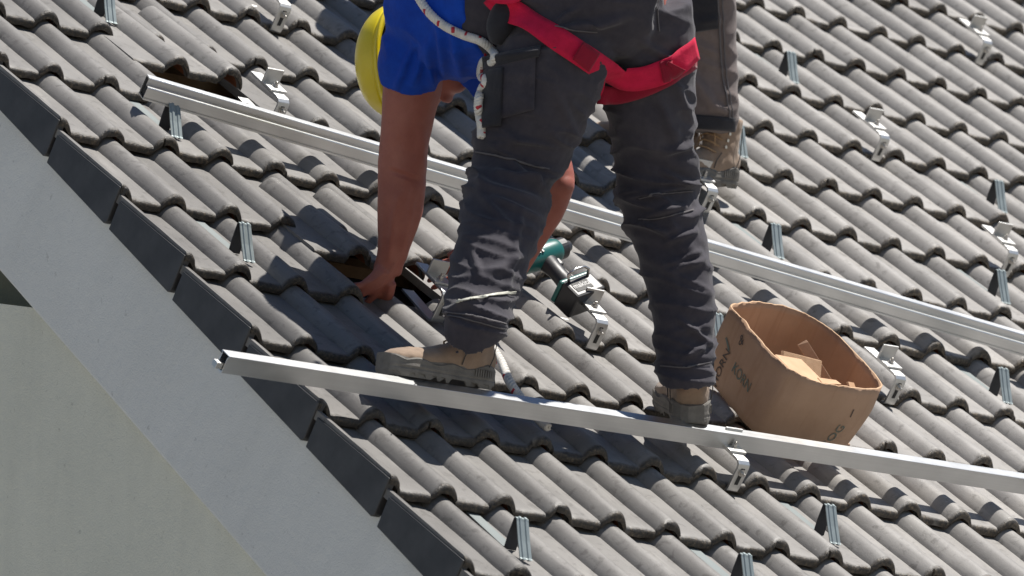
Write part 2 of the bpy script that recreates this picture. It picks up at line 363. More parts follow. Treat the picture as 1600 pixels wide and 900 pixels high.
def tile_mesh(kind, var):
    rnd = random.Random(var*13 + (0 if kind == 'field' else 99))
    xs, hs = profile(kind); nx = len(xs)
    LEN = 0.40; TH = 0.019
    rows = [(0.0000, -.0110), (0.0016, -.0058), (0.0048, -.0023), (0.0095, -.0005), (0.016, 0.0), (0.05, 0), (0.12, 0), (0.2, 0), (0.3, 0), (LEN, 0)]
    V = []; F = []; MI = []
    chip = [rnd.uniform(0, 1) for _ in xs]
    sd = rnd.uniform(0, 50)
    def wob(x, u): return 0.0016*noise.noise(Vector((x*22 + sd, u*16, 3.1 + var))) + 0.0009*noise.noise(Vector((x*70 + sd, u*30, 9.1)))
    edge = [0.0028*noise.noise(Vector((x*60, sd, 1))) + (0.006 if noise.noise(Vector((x*35, sd+9, 4))) > .36 else 0) for x in xs]
    for r, (u, dz) in enumerate(rows):
        for i, x in enumerate(xs):
            V.append((x, u + (edge[i]*max(0, 1-u/.02)), hs[i] + dz + wob(x, u)))
    nr = len(rows)
    for r in range(nr-1):
        for i in range(nx-1):
            F.append((r*nx+i, r*nx+i+1, (r+1)*nx+i+1, (r+1)*nx+i)); MI.append(0)
    b = len(V)                                   # underside
    und = [0.001, 0.022, LEN]
    for r, u in enumerate(und):
        for i, x in enumerate(xs):
            V.append((x, u + (edge[i] if r == 0 else 0), hs[i] - TH + 0.002*noise.noise(Vector((x*90, sd, 2))) * (r == 0)))
    for r in range(len(und)-1):
        for i in range(nx-1):
            F.append((b+r*nx+i+1, b+r*nx+i, b+(r+1)*nx+i, b+(r+1)*nx+i+1)); MI.append(1 if r else 0)
    for i in range(nx-1):                        # cut front edge and head edge
        F.append((i+1, i, b+i, b+i+1)); MI.append(0)
        F.append(((nr-1)*nx+i, (nr-1)*nx+i+1, b+2*nx+i+1, b+2*nx+i)); MI.append(0)
    for side, i in ((0, 0), (1, nx-1)):          # sides
        top = [r*nx+i for r in range(nr)]; bot = [b+r*nx+i for r in range(len(und))]
        f = top + bot[::-1]
        F.append(tuple(f if side else f[::-1])); MI.append(0)
    if kind == 'field':                          # interlock: small channel lip left open under the edge roll
        pass
    me = bpy.data.meshes.new('roof_tile' if kind == 'field' else 'verge_tile'); me.from_pydata(V, [], F); me.update()
    me.materials.append(M['tile']); me.materials.append(M['tile_under'])
    me.polygons.foreach_set('material_index', MI)
    sm = [True]*len(me.polygons)
    me.polygons.foreach_set('use_smooth', sm)
    bm = bmesh.new(); bm.from_mesh(me); bmesh.ops.recalc_face_normals(bm, faces=bm.faces)
    for e_ in bm.edges:
        if len(e_.link_faces) == 2 and e_.calc_face_angle(0) > 0.75: e_.smooth = False
    bm.to_mesh(me); bm.free()
    return me
FIELD = [tile_mesh('field', v) for v in range(6)]
VERGE = [tile_mesh('verge', v) for v in range(3)]
def flange_mesh():
    mb = MB()
    # plate with rounded lower front corner; y upslope
    poly = [(0.003, -0.008), (0.003, -0.088), (0.006, -0.095), (0.013, -0.099), (0.293, -0.078), (0.293, -0.010)]
    mb.prism(poly, -0.004, 0.015)
    me = bpy.data.meshes.new('flange'); me.from_pydata([tuple(v) for v in mb.v], [], mb.f)
    bm = bmesh.new(); bm.from_mesh(me); bmesh.ops.recalc_face_normals(bm, faces=bm.faces)
    bmesh.ops.bevel(bm, geom=bm.edges[:], offset=.0022, segments=2, affect='EDGES', profile=.6, clamp_overlap=True)
    bm.to_mesh(me); bm.free(); me.materials.append(M['verge']); return me
FLANGE = flange_mesh()
RT = Matrix.Rotation(-TILT, 4, 'X')
SLID = {(2, -1): 0.150, (2, 2): 0.172}           # tiles pushed up to open the roof
def add_tile(k, c, me, name):
    rn = random.Random(k*101 + c*7)
    o = bpy.data.objects.new(name, me); COL.objects.link(o)
    x, u, n = (k*2*P if name == 'roof_tile' else 0.0), -c*G, 0.0
    yaw, roll = rn.uniform(-.007, .007), rn.uniform(-.006, .006); du = rn.uniform(-.0055, .0055); dn = rn.uniform(0, .0035)
    tilt = RT
    if name == 'verge_tile': yaw *= .1; roll *= .2
    if (k, c) in SLID and name == 'roof_tile':
        u += SLID[(k, c)]; n += 0.020; x -= 0.032; tilt = Matrix.Rotation(-TILT*1.25, 4, 'X'); yaw = -.01
    to_roof(o, Matrix.Translation((x, u + du, n + dn)) @ Matrix.Rotation(yaw, 4, 'Z') @ Matrix.Rotation(roll, 4, 'Y') @ tilt)
    return o
NR = {-9: (27, 40), -8: (23, 38), -7: (20, 35), -6: (15, 33), -5: (10, 31), -4: (5, 29), -3: (1, 27), -2: (1, 26), -1: (1, 24), 0: (1, 23), 1: (1, 21), 2: (1, 20), 3: (1, 18), 4: (1, 17), 5: (1, 15), 6: (1, 13), 7: (1, 9)}
ntile = 0
for c, (a, b) in NR.items():
    for k in range(max(1, a//2), b//2 + 1):
        add_tile(k, c, FIELD[(k*5 + c*3 + (k*c) % 4) % 6], 'roof_tile'); ntile += 1
    if a <= 1 or c >= -4:
        v = add_tile(0, c, VERGE[c % 3], 'verge_tile')
        f = bpy.data.objects.new('flange', FLANGE); COL.objects.link(f)
        f.parent = roof; f.matrix_parent_inverse = Matrix.Identity(4); f.matrix_basis = v.matrix_basis.copy()
# battens seen in the openings
for c in range(-4, 6):
    mb = MB(); mb.box((0.08, -c*G + 0.30, -.113), (XR - .1, -c*G + .345, -.085)); o = mb.obj('batten', M['batten']); to_roof(o, Matrix.Identity(4))
print('tiles', ntile)

# ------------------------------------------------------------------ snow guard clips
def clip_parts():
    T = .0022
    def strip(path, w=.030, ribs=True):
        # path in (y,z); ribbed cross section along x
        xs = [-w/2, -w*.34, -w*.27, -w*.10, -w*.03, w*.12, w*.19, w*.36, w*.42, w/2]
        rz = [0.0, 0, .0022, .0022, 0, 0, .0022, .0022, 0, 0] if ribs else [0]*10
        V = []; F = []
        n = len(path)
        nor = []
        for i in range(n):
            a = Vector(path[max(0, i-1)]); b_ = Vector(path[min(n-1, i+1)]); t = (b_ - a).normalized(); nor.append(Vector((-t.y, t.x)))
        for s in (0, 1):
            for i in range(n):
                for j, x in enumerate(xs):
                    q = Vector(path[i]) + nor[i]*(rz[j] - (T if s else 0)); V.append((x, q.x, q.y))
        m = len(xs); o = n*m
        for i in range(n-1):
            for j in range(m-1):
                F.append((i*m+j, i*m+j+1, (i+1)*m+j+1, (i+1)*m+j)); F.append((o+i*m+j+1, o+i*m+j, o+(i+1)*m+j, o+(i+1)*m+j+1))
            F.append((i*m, (i+1)*m, o+(i+1)*m, o+i*m)); F.append((i*m+m-1, o+i*m+m-1, o+(i+1)*m+m-1, (i+1)*m+m-1))
        for i in (0, n-1):
            for j in range(m-1):
                F.append((i*m+j, o+i*m+j, o+i*m+j+1, i*m+j+1))
        return V, F
    # heights measured from the pan; y upslope, 0 at the foot of the back leg
    strap = strip([(.20, .004), (.10, .003), (0.004, .002)], .030, False)
    back = strip([(-.0035, .001), (.001, .03), (.003, .066), (.0015, .0685)], .030, False)
    front = strip([(.002, .071), (-.004, .0705), (-.0075, .066), (-.036, .036), (-.062, .011), (-.066, .0095), (-.062, .007)][::-1], .030, True)
    return strap, back, front
CLIPM = []
for nm, (V, F) in zip(('strap', 'back_leg', 'front_leg'), clip_parts()):
    me = bpy.data.meshes.new(nm); me.from_pydata(V, [], F); me.update()
    bm = bmesh.new(); bm.from_mesh(me); bmesh.ops.recalc_face_normals(bm, faces=bm.faces); bm.to_mesh(me); bm.free()
    me.materials.append({'strap': M['clip_strap'], 'back_leg': M['clip_shade']}.get(nm, M['galv'])); CLIPM.append((nm, me))
CLIPS = [(3.5, -2.49, 'ribbed metal snow guard clip at top left, above the short end of the upper rail'),
 (2.5, -.49, 'ribbed metal snow guard clip standing against the left end of the upper rail'),
 (1.5, 1.51, 'ribbed metal snow guard clip near the roof edge, left of the shaded tiles'),
 (1.5, 5.51, 'ribbed metal snow guard clip at the bottom, nearest the roof edge'),
 (5.5, 5.51, 'ribbed metal snow guard clip cut by the bottom edge of the picture'),
 (8.5, 4.51, 'ribbed metal snow guard clip below the lower rail, under the cardboard box'),
 (16.5, 1.51, 'ribbed metal snow guard clip at the right edge below the upper rail'),
 (19.5, -.49, 'ribbed metal snow guard clip just below left of the rightmost roof hook'),
 (14.5, -.49, 'ribbed metal snow guard clip just above the upper rail, right of the standing leg'),
 (16.5, -2.49, 'ribbed metal snow guard clip right of the second worker boot'),
 (20.5, -4.49, 'ribbed metal snow guard clip highest at the upper right, beside the trouser leg'),
 (22.5, -2.49, 'ribbed metal snow guard clip at the right edge, just above the rightmost roof hook'),
 (10.5, 1.51, 'ribbed metal snow guard clip half hidden between the trouser leg and the cardboard box')]
for n_, c_, lab in CLIPS:
    frac = c_ - math.floor(c_)
    zz = PAN - 0.027*(1 - frac) + .001
    e_ = empty('snow_guard_clip', ROOF @ Matrix.Translation((n_*P, -c_*G, zz)) @ Matrix.Rotation(random.uniform(-.05, .05), 4, 'Z') @ RT)
    tag(e_, lab, 'snow guard', 'snow guard clips hooked under the tiles')
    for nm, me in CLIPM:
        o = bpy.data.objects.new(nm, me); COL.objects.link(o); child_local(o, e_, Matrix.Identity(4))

# ------------------------------------------------------------------ roof hooks
def hook_parts():
    W, T = .032, .006
    out = []
    # bent strip: y upslope, z out; z=0 at pan level of the tile edge
    path = [(.13, -.012), (.02, -.014), (-.004, -.0135), (-.010, -.009), (-.011, -.002), (-.011, .045), (-.009, .053), (-.003, .058), (.004, .059), (.06, .059), (.125, .059)]
    def strip(path, w):
        n = len(path); nor = []
        for i in range(n):
            a = Vector(path[max(0, i-1)]); b_ = Vector(path[min(n-1, i+1)]); t = (b_-a).normalized(); nor.append(Vector((-t.y, t.x)))
        mb = MB(); V = []
        for i in range(n):
            q0 = Vector(path[i]) - nor[i]*T/2; q1 = Vector(path[i]) + nor[i]*T/2
            V += [(-w/2, q0.x, q0.y), (w/2, q0.x, q0.y), (w/2, q1.x, q1.y), (-w/2, q1.x, q1.y)]
        F = [(0, 1, 2, 3), ((n-1)*4+3, (n-1)*4+2, (n-1)*4+1, (n-1)*4)]
        for i in range(n-1):
            for k in range(4): F.append((i*4+k, (i+1)*4+k, (i+1)*4+(k+1) % 4, i*4+(k+1) % 4))
        mb.add(V, F); return mb
    out.append(('hook_arm', strip(path, W), M['alu_dull'], .0012))
    mb = MB(); mb.box((-.0045, -.0152, .006), (.0045, -.0138, .046)); out.append(('slot_shade', mb, M['slot_shade'], 0))  # dark strip on the metal stands for the shade in the hook opening
    mb = MB(); mb.box((-.024, .022, .0625), (.024, .066, .068)); mb.box((-.024, .0615, .0665), (.024, .0665, .102)); out.append(('angle_bracket', mb, M['alu_dull'], .001))
    mb = MB(); mb.cyl((0, .042, .068), (0, 0, 1), .0085, .0015, 16); mb.cyl((0, .042, .0695), (0, 0, 1), .0062, .0065, 6); mb.cyl((0, .042, .076), (0, 0, 1), .0035, .006, 10); out.append(('bolt', mb, M['steel'], .0005))
    mb = MB(); mb.cyl((0, -.0145, .036), (0, -1, 0), .0085, .0015, 16); mb.cyl((0, -.016, .036), (0, -1, 0), .0060, .006, 6); mb.cyl((0, -.022, .036), (0, -1, 0), .0034, .005, 10); out.append(('bolt', mb, M['steel'], .0005))
    return out
HOOKM = []
for nm, mb, mt, bv in hook_parts():
    o = mb.obj(nm, mt, None, bevel=bv); HOOKM.append((nm, o.data)); bpy.data.objects.remove(o)
HOOKS = [(7.5, 4, 'bent aluminium roof hook clamping the lower rail, below the boot heel'),
 (7.5, 2, 'bent aluminium roof hook in front of the drill battery'),
 (4.55, 2.02, 'bent aluminium roof hook in the opening between the bent worker hands'),
 (13.8, -1, 'bent aluminium roof hook in front of the second worker boot'),
 (20.5, -3, 'middle one of the three bent aluminium roof hooks at the upper right'),
 (27.5, -6, 'bent aluminium roof hook highest at the far upper right'),
 (20.5, -1, 'bent aluminium roof hook at the right edge above the upper rail'),
 (13.5, 2, 'bent aluminium roof hook right of the cardboard box'),
 (7.5, -3, 'bent aluminium roof hook at the top edge, left of the yellow helmet'),
 (5.1, -1.0, 'bent aluminium roof hook at the opening behind the upper rail left end')]
for n_, c_, lab in HOOKS:
    e_ = empty('roof_hook', ROOF @ Matrix.Translation((n_*P, -c_*G - .002, PAN)) @ Matrix.Rotation(random.uniform(-.06, .06), 4, 'Z'))
    tag(e_, lab, 'roof hook', 'aluminium roof hooks for the solar rails')
    for nm, me in HOOKM:
        o = bpy.data.objects.new(nm, me); COL.objects.link(o); child_local(o, e_, Matrix.Identity(4))

# ------------------------------------------------------------------ rails
def hollow(mb, outer, inner, a, b):
    n = len(outer)
    V = [(x, p[0], p[1]) for x in (a, b) for p in outer] + [(x, p[0], p[1]) for x in (a, b) for p in inner]
    F = []
    for i in range(n):
        j = (i+1) % n
        F += [(i, j, n+j, n+i), (2*n+j, 2*n+i, 3*n+i, 3*n+j), (i, 2*n+i, 2*n+j, j), (n+j, 3*n+j, 3*n+i, n+i)]
    mb.add(V, F)
def rail(name, p0, p1, prof, inner, lab, extra=None):
    a, b = Vector(p0), Vector(p1); L = (b-a).length
    x = (b-a).normalized(); z = Vector((0, 0, 1)); z = (z - x*z.dot(x)).normalized(); y = z.cross(x)
    m = Matrix(((x.x, y.x, z.x, a.x), (x.y, y.y, z.y, a.y), (x.z, y.z, z.z, a.z), (0, 0, 0, 1)))
    e_ = empty(name, ROOF @ m); tag(e_, lab, 'rail', 'aluminium mounting rails')
    mb = MB(); hollow(mb, prof, inner, 0, L); o = mb.obj('profile', M['alu'], None, bevel=.0006, segs=1); child_local(o, e_, Matrix.Identity(4))
    return e_, L
def inset(pr, t):
    cx_ = sum(p[0] for p in pr)/len(pr); cy_ = sum(p[1] for p in pr)/len(pr)
    ys = [p[0] for p in pr]; zs = [p[1] for p in pr]; wy = max(ys)-min(ys); wz = max(zs)-min(zs)
    return [((p[0]-cx_)*(1-2*t/wy)+cx_, (p[1]-cy_)*(1-2*t/wz)+cy_) for p in pr]
# upper rail profile (y upslope from the front face, z up): ledge below the upper third, foot lip
pr1 = [(-.003, 0), (-.003, .004), (-.0005, .0055), (-.003, .007), (-.003, .030), (-.0015, .0318), (.0115, .0318), (.0115, .0475), (.013, .049), (.031, .049), (.033, .047), (.033, .036), (.0325, .033), (.033, .030), (.033, .007), (.0305, .0055), (.033, .004), (.033, 0)]
r1, L1 = rail('mounting_rail', (0.300, 0.166, .014), (3.75, -0.555, .014), pr1, inset(pr1, .0028), 'silver aluminium rail with a groove, lying across the upper tiles')
mb = MB(); mb.box((0.004, .004, .006), (L1 - .01, .026, .028)); o = mb.obj('chamber_shade', M['slot_shade']); child_local(o, r1, Matrix.Identity(4))  # dark block painted as the shade inside the hollow rail
pr2 = [(0, 0), (0, .036), (-.0025, .0365), (-.0025, .040), (.0265, .040), (.0265, .0365), (.024, .036), (.024, 0)]
r2, L2 = rail('mounting_rail', (-0.275, -1.234, .026), (3.35, -1.093, .026), pr2, inset(pr2, .0025), 'plain silver aluminium rail under the boots, its end over the roof edge')
mb = MB(); mb.box((-.016, .004, .006), (.05, .020, .020)); mb.cyl((-.006, .004, .012), (0, -1, 0), .003, .002, 10, 0); o = mb.obj('splice_connector', M['alu_dull'], bevel=.001); child_local(o, r2, Matrix.Identity(4))

def catmull(a, b, c, d, t):
    return tuple(0.5*((2*q) + (-p+r)*t + (2*p-5*q+4*r-s)*t*t + (-p+3*q-3*r+s)*t**3) for p, q, r, s in zip(a, b, c, d))
# ------------------------------------------------------------------ cardboard box with shims
BX = {'A': (1.351, -.733), 'B': (1.613, -.706), 'R': (1.599, -1.020), 'F': (1.335, -1.036)}
BB = {'A': (1.372, -.760), 'B': (1.618, -.745), 'R': (1.612, -1.000), 'F': (1.362, -1.018)}
HB = .172
boxe = empty('cardboard_box', ROOF @ Matrix.Translation((1.48, -.88, .004)))
tag(boxe, 'open brown cardboard box with faded print, wedged above the lower rail', 'box')
RIM = [Vector(p) for p in ((1.346,-0.738,0.172), (1.428,-0.699,0.172), (1.502,-0.683,0.172), (1.564,-0.686,0.172), (1.606,-0.708,0.172), (1.629,-0.777,0.172), (1.627,-0.89,0.172), (1.611,-0.983,0.172), (1.592,-1.028,0.172), (1.547,-1.049,0.172), (1.476,-1.062,0.172), (1.399,-1.064,0.172), (1.328,-1.044,0.172), (1.314,-0.984,0.172), (1.326,-0.887,0.172), (1.338,-0.798,0.172))]
def box_wall():
    n = len(RIM); loop = []
    for i in range(n):
        for j in range(6): loop.append(Vector(catmull(RIM[i-1], RIM[i], RIM[(i+1) % n], RIM[(i+2) % n], j/6)))
    m = len(loop); c = sum(loop, Vector())/m; nv = 10; V = []; F = []; MI = []
    o_ = Vector((1.48, -.88, .004))
    for s_ in (0, 1):
        for j in range(nv+1):
            v = j/nv
            for i, p in enumerate(loop):
                d = (p - c); d.z = 0; dn = d.normalized()
                q = c + d*(.925 + .075*v + .035*math.sin(math.pi*v)); q.z = HB*v
                q += dn*(.0035*noise.noise(Vector((p.x*14, p.y*14, v*2.2))) + .0014*noise.noise(Vector((p.x*60, p.y*60, v*5))))
                for ck in (4*6, 12*6):
                    dk = abs(i - ck); q -= dn*(.006*math.exp(-(dk/1.3)**2)*(.4+.6*v))
                if j == nv: q.z += .004*noise.noise(Vector((p.x*40, p.y*40, 5))) + .0025*noise.noise(Vector((p.x*140, p.y*140, 5)))
                V.append(q - o_ + dn*(.002 if s_ else -.002))
    N_ = (nv+1)*m
    for j in range(nv):
        for i in range(m):
            q = (j*m+i, j*m+(i+1) % m, (j+1)*m+(i+1) % m, (j+1)*m+i); F += [q[::-1], tuple(N_+k for k in q)]; MI += [0, 0]
    for j in (0, nv):
        for i in range(m): F.append((j*m+i, j*m+(i+1) % m, N_+j*m+(i+1) % m, N_+j*m+i)); MI.append(1)
    me = bpy.data.meshes.new('wall'); me.from_pydata([tuple(v) for v in V], [], F); me.polygons.foreach_set('material_index', MI)
    bm = bmesh.new(); bm.from_mesh(me); bmesh.ops.recalc_face_normals(bm, faces=bm.faces); bm.to_mesh(me); bm.free()
    ob = link('wall', me, [M['card'], M['card_edge']], None, True); child_local(ob, boxe, Matrix.Identity(4)); return ob
wl_ = wf_ = box_wall()
mb = MB(); o_ = Vector((1.48, -.88, 0))
V = [Vector((*BB[k], .004)) - o_ for k in 'ABRF'] + [Vector((*BB[k], .000)) - o_ for k in 'ABRF']
mb.add(V, [(0,1,2,3), (7,6,5,4), (0,4,5,1), (1,5,6,2), (2,6,7,3), (3,7,4,0)]); o = mb.obj('bottom_panel', M['card']); child_local(o, boxe, Matrix.Identity(4))
def text_mesh(s, size, shear=0.0):
    cu = bpy.data.curves.new('t', 'FONT'); cu.body = s; cu.size = size; cu.align_x = 'CENTER'; cu.align_y = 'CENTER'; cu.offset = size*.004
    o = bpy.data.objects.new('t', cu); COL.objects.link(o)
    dg = bpy.context.evaluated_depsgraph_get(); me = bpy.data.meshes.new_from_object(o.evaluated_get(dg))
    bpy.data.objects.remove(o); return me
def print_on(panel, me, name, center, ux, uy, mat, lift=.0016):
    # lay flat print on the curved panel: centre and axes in box space, snapped to the surface
    bvh = BVHTree.FromPolygons([v.co.copy() for v in panel.data.vertices], [tuple(p.vertices) for p in panel.data.polygons])
    ux, uy = Vector(ux).normalized(), Vector(uy).normalized(); w_ = ux.cross(uy).normalized()
    bm = bmesh.new(); bm.from_mesh(me); bmesh.ops.triangulate(bm, faces=bm.faces); bmesh.ops.subdivide_edges(bm, edges=[e for e in bm.edges if e.calc_length() > .006], cuts=2)
    for v in bm.verts:
        p = Vector(center) + ux*v.co.x + uy*v.co.y + w_*.12
        h = bvh.ray_cast(p, -w_)
        v.co = (h[0] if h[0] else p - w_*.12) + w_*lift
    bm.to_mesh(me); bm.free(); me.materials.clear()
    o = link(name, me, mat, None, False); child_local(o, boxe, Matrix.Identity(4)); return o
# left wall faces -x ; front wall faces -y (downslope), box space
def on_left(y, z): return (-.14, y, z)
def on_front(x, z): return (x, -.15, z)
LX, LZ = Vector((0, -1, 0)), Vector((0, 0, 1))
def rot2(a, b, t): return (a*math.cos(t)+b*math.sin(t), b*math.cos(t)-a*math.sin(t))
ux, uy = rot2(LX, LZ, math.radians(-2)); print_on(wl_, text_mesh('KORN', .034), 'printed_text', on_left(-.015, .070), ux, uy, M['ink_teal'])
ux, uy = rot2(LX, LZ, math.radians(-3)); print_on(wl_, text_mesh('I', .05), 'printed_mark', on_left(.085, .098), *rot2(LX, LZ, math.radians(60)), M['ink_teal'])
ux, uy = rot2(LX, LZ, math.radians(88)); print_on(wl_, text_mesh('HORN', .032), 'printed_text', on_left(.075, .045), ux, uy, M['ink_dark'])
print_on(wl_, text_mesh('&', .034), 'printed_mark', on_left(.045, .132), *rot2(LX, LZ, math.radians(30)), M['ink_dark'])
FX, FZ = Vector((1, 0, 0)), Vector((0, 0, 1))
print_on(wf_, text_mesh('ZOG', .032), 'printed_text', on_front(.02, .040), *rot2(FX, FZ, math.radians(75)), M['ink_teal'])
print_on(wf_, text_mesh('I', .03), 'printed_mark', on_front(.035, .105), *rot2(FX, FZ, math.radians(5)), M['ink_dark'])
# shims lying in the box
def shim(pos, size, eul, lab, nm, mat):
    mb = MB(); lx, ly, lz = size
    mb.add([(-lx, -ly, -lz), (lx, -ly, -lz), (lx, ly, -lz), (-lx, ly, -lz), (-lx, -ly, lz*.5), (lx*.96, -ly*.9, lz*1.2), (lx, ly*.95, lz), (-lx*.9, ly, lz*.7)],
           [(0,3,2,1),(4,5,6,7),(0,1,5,4),(1,2,6,5),(2,3,7,6),(3,0,4,7)])
    from mathutils import Euler
    o = mb.obj(nm, mat, None, mw=ROOF @ Matrix.Translation(pos) @ Euler(eul).to_matrix().to_4x4(), bevel=.0008)
    tag(o, lab, 'cardboard scrap', 'flat pieces lying in the cardboard box')
shim((1.42, -.955, .142), (.052, .050, .0025), (.12, .10, .25), 'largest pale flat piece at the left rim inside the cardboard box', 'packing_piece', M['wood'])
shim((1.475, -.90, .108), (.055, .045, .0025), (.9, .0, -.12), 'upright flat piece behind the pale one inside the cardboard box', 'packing_piece', M['card_edge'])
shim((1.50, -.965, .128), (.045, .010, .008), (.1, .15, .35), 'narrow block near the front rim inside the cardboard box', 'packing_piece', M['wood'])
shim((1.565, -.975, .130), (.020, .016, .003), (.7, .2, .5), 'small pointed piece at the right inside the cardboard box', 'packing_piece', M['wood'])
shim((1.56, -.86, .11), (.075, .012, .002), (1.1, .5, -1.0), 'long torn strip leaning on the right wall of the box', 'packing_strip', M['card'])
shim((1.46, -.87, .05), (.10, .10, .03), (.05, -.04, .2), 'stack of flat pieces filling the bottom of the box', 'packing_stack', M['wood'])

# ------------------------------------------------------------------ people: lofted volumes fused into one skin
def loft(mb, rings, ref=None, seg=26, sub=5, k=1.0):
    ref = ref or EX
    R = [(*r[0], r[1]*k, r[2]*k) for r in rings]; out = []
    for i in range(len(R)-1):
        a, b, c, d = R[max(i-1, 0)], R[i], R[i+1], R[min(i+2, len(R)-1)]
        for j in range(sub): out.append(catmull(a, b, c, d, j/sub))
    out.append(R[-1]); n = len(out); V = []
    for i in range(n):
        t = (Vector(out[min(i+1, n-1)][:3]) - Vector(out[max(i-1, 0)][:3])).normalized()
        a = (ref - t*ref.dot(t)).normalized(); b = t.cross(a)
        for s in range(seg):
            th = 2*math.pi*s/seg; V.append(Vector(out[i][:3]) + a*math.cos(th)*max(out[i][3], .002) + b*math.sin(th)*max(out[i][4], .002))
    F = [(i*seg+s, i*seg+(s+1) % seg, (i+1)*seg+(s+1) % seg, (i+1)*seg+s) for i in range(n-1) for s in range(seg)]
    F += [tuple(range(seg))[::-1], tuple(range((n-1)*seg, n*seg))]
    mb.add(V, F)
def ball(mb, c, r, mat=None, n=14):
    V = []; F = []
    for i in range(n+1):
        ph = math.pi*i/n
        for j in range(2*n):
            th = math.pi*j/n; v = Vector((math.sin(ph)*math.cos(th)*r[0], math.sin(ph)*math.sin(th)*r[1], math.cos(ph)*r[2]))
            V.append(Vector(c) + (mat @ v if mat else v))
    for i in range(n):
        for j in range(2*n): F.append((i*2*n+j, i*2*n+(j+1) % (2*n), (i+1)*2*n+(j+1) % (2*n), (i+1)*2*n+j))
    mb.add(V, F)
def fuse(mb, name, voxel, smooth=4, factor=.5):
    bm = bmesh.new(); me = bpy.data.meshes.new(name); me.from_pydata([tuple(v) for v in mb.v], [], mb.f); bm.from_mesh(me)
    bmesh.ops.remove_doubles(bm, verts=bm.verts, dist=1e-6)
    # shells one by one keep their own outward normals
    bmesh.ops.recalc_face_normals(bm, faces=bm.faces); bm.to_mesh(me); bm.free()
    o = bpy.data.objects.new(name, me); COL.objects.link(o)
    md = o.modifiers.new('r', 'REMESH'); md.mode = 'VOXEL'; md.voxel_size = voxel; md.use_smooth_shade = True
    s = o.modifiers.new('s', 'SMOOTH'); s.iterations = smooth; s.factor = factor
    dg = bpy.context.evaluated_depsgraph_get(); me2 = bpy.data.meshes.new_from_object(o.evaluated_get(dg))
    bpy.data.objects.remove(o); return me2
def displace(me, folds, nz):
    # folds: (p0, p1, width, height) raised creases; nz(co)->height of the loose wrinkles
    me.update(); vs = me.vertices
    pr = [(Vector((Vector(a).dot(EX), Vector(a).dot(EY))), Vector((Vector(b).dot(EX), Vector(b).dot(EY))), w, h) for a, b, w, h in folds]
    new = []
    for v in vs:
        d = nz(v.co) if nz else 0.0
        if pr and v.normal.dot(EF) < .1:
            q = Vector((v.co.dot(EX), v.co.dot(EY)))
            for a, b, w, h in pr:
                ab = b-a; t = max(0, min(1, (q-a).dot(ab)/ab.dot(ab))); dd = (q-(a+ab*t)).length/w
                if dd < 2.6: d += 1.5*h*(1-1.1*dd*dd)*math.exp(-dd*dd)*(1-.6*abs(2*t-1)**3)
        new.append(v.co + v.normal*d)
    for v, c in zip(vs, new): v.co = c
    me.update()
def bvh_of(me): return BVHTree.FromPolygons([v.co.copy() for v in me.vertices], [tuple(p.vertices) for p in me.polygons])
def resample(pts, n):
    R = [tuple(p) for p in pts]; out = []; m = len(R)-1
    for i in range(n+1):
        s = i/n*m; k = min(int(s), m-1); out.append(Vector(catmull(R[max(k-1, 0)], R[k], R[k+1], R[min(k+2, m)], s-k)))
    return out
def smooth_path(q, k):
    n = len(q)-1
    for _ in range(k): q = [q[i] if i in (0, n) else (q[i-1]+q[i]*2+q[i+1])/4 for i in range(n+1)]
    return q
def ribbon(name, pts, width, mat, parent, bvh=None, lift=.004, n=40, thick=.0025, maxd=.05, wdir=None, soft=False, smo=0):
    q = resample(pts, n); nor = []
    for i, p in enumerate(q):
        h = bvh.ray_cast(p - EF*.6, EF) if bvh else (None,)
        if h[0] is not None and (p-h[0]).length < maxd: nn = h[1]; q[i] = h[0] + nn*lift
        else: nn = None
        nor.append(nn)
    last = next((x for x in nor if x is not None), -EF)
    nor = [x if x is not None else -EF for x in nor]
    if smo: q = smooth_path(q, smo)
    for _ in range(4): nor = [(nor[max(i-1, 0)] + nor[i]*2 + nor[min(i+1, n)]).normalized() for i in range(n+1)]
    for _ in range(2): q = [q[i] if i in (0, n) else (q[i-1]+q[i]*2+q[i+1])/4 for i in range(n+1)]
    V = []; m = 5
    for s in (0, 1):
        for i in range(n+1):
            t = (q[min(i+1, n)]-q[max(i-1, 0)]).normalized(); w_ = (wdir - t*wdir.dot(t)).normalized() if wdir else t.cross(nor[i]).normalized(); nn = w_.cross(t).normalized()
            if nn.dot(nor[i]) < 0: nn = -nn
            for j in range(m):
                p = q[i] + w_*width*(j/(m-1)-.5)
                if bvh and not soft:
                    h = bvh.find_nearest(p)
                    if h[0] is not None and (p-h[0]).dot(h[1]) < lift: p = h[0] + h[1]*lift
                V.append(p + nn*(thick if s else 0))
    o = (n+1)*m; F = []
    for i in range(n):
        for j in range(m-1):
            F.append((i*m+j, i*m+j+1, (i+1)*m+j+1, (i+1)*m+j)); F.append((o+i*m+j+1, o+i*m+j, o+(i+1)*m+j, o+(i+1)*m+j+1))
        F.append((i*m, (i+1)*m, o+(i+1)*m, o+i*m)); F.append((i*m+m-1, o+i*m+m-1, o+(i+1)*m+m-1, (i+1)*m+m-1))
    for i in (0, n):
        for j in range(m-1): F.append((i*m+j, o+i*m+j, o+i*m+j+1, i*m+j+1))
    me = bpy.data.meshes.new(name); me.from_pydata([tuple(v) for v in V], [], F); bm = bmesh.new(); bm.from_mesh(me); bmesh.ops.recalc_face_normals(bm, faces=bm.faces); bm.to_mesh(me); bm.free()
    return link(name, me, mat, parent, True)
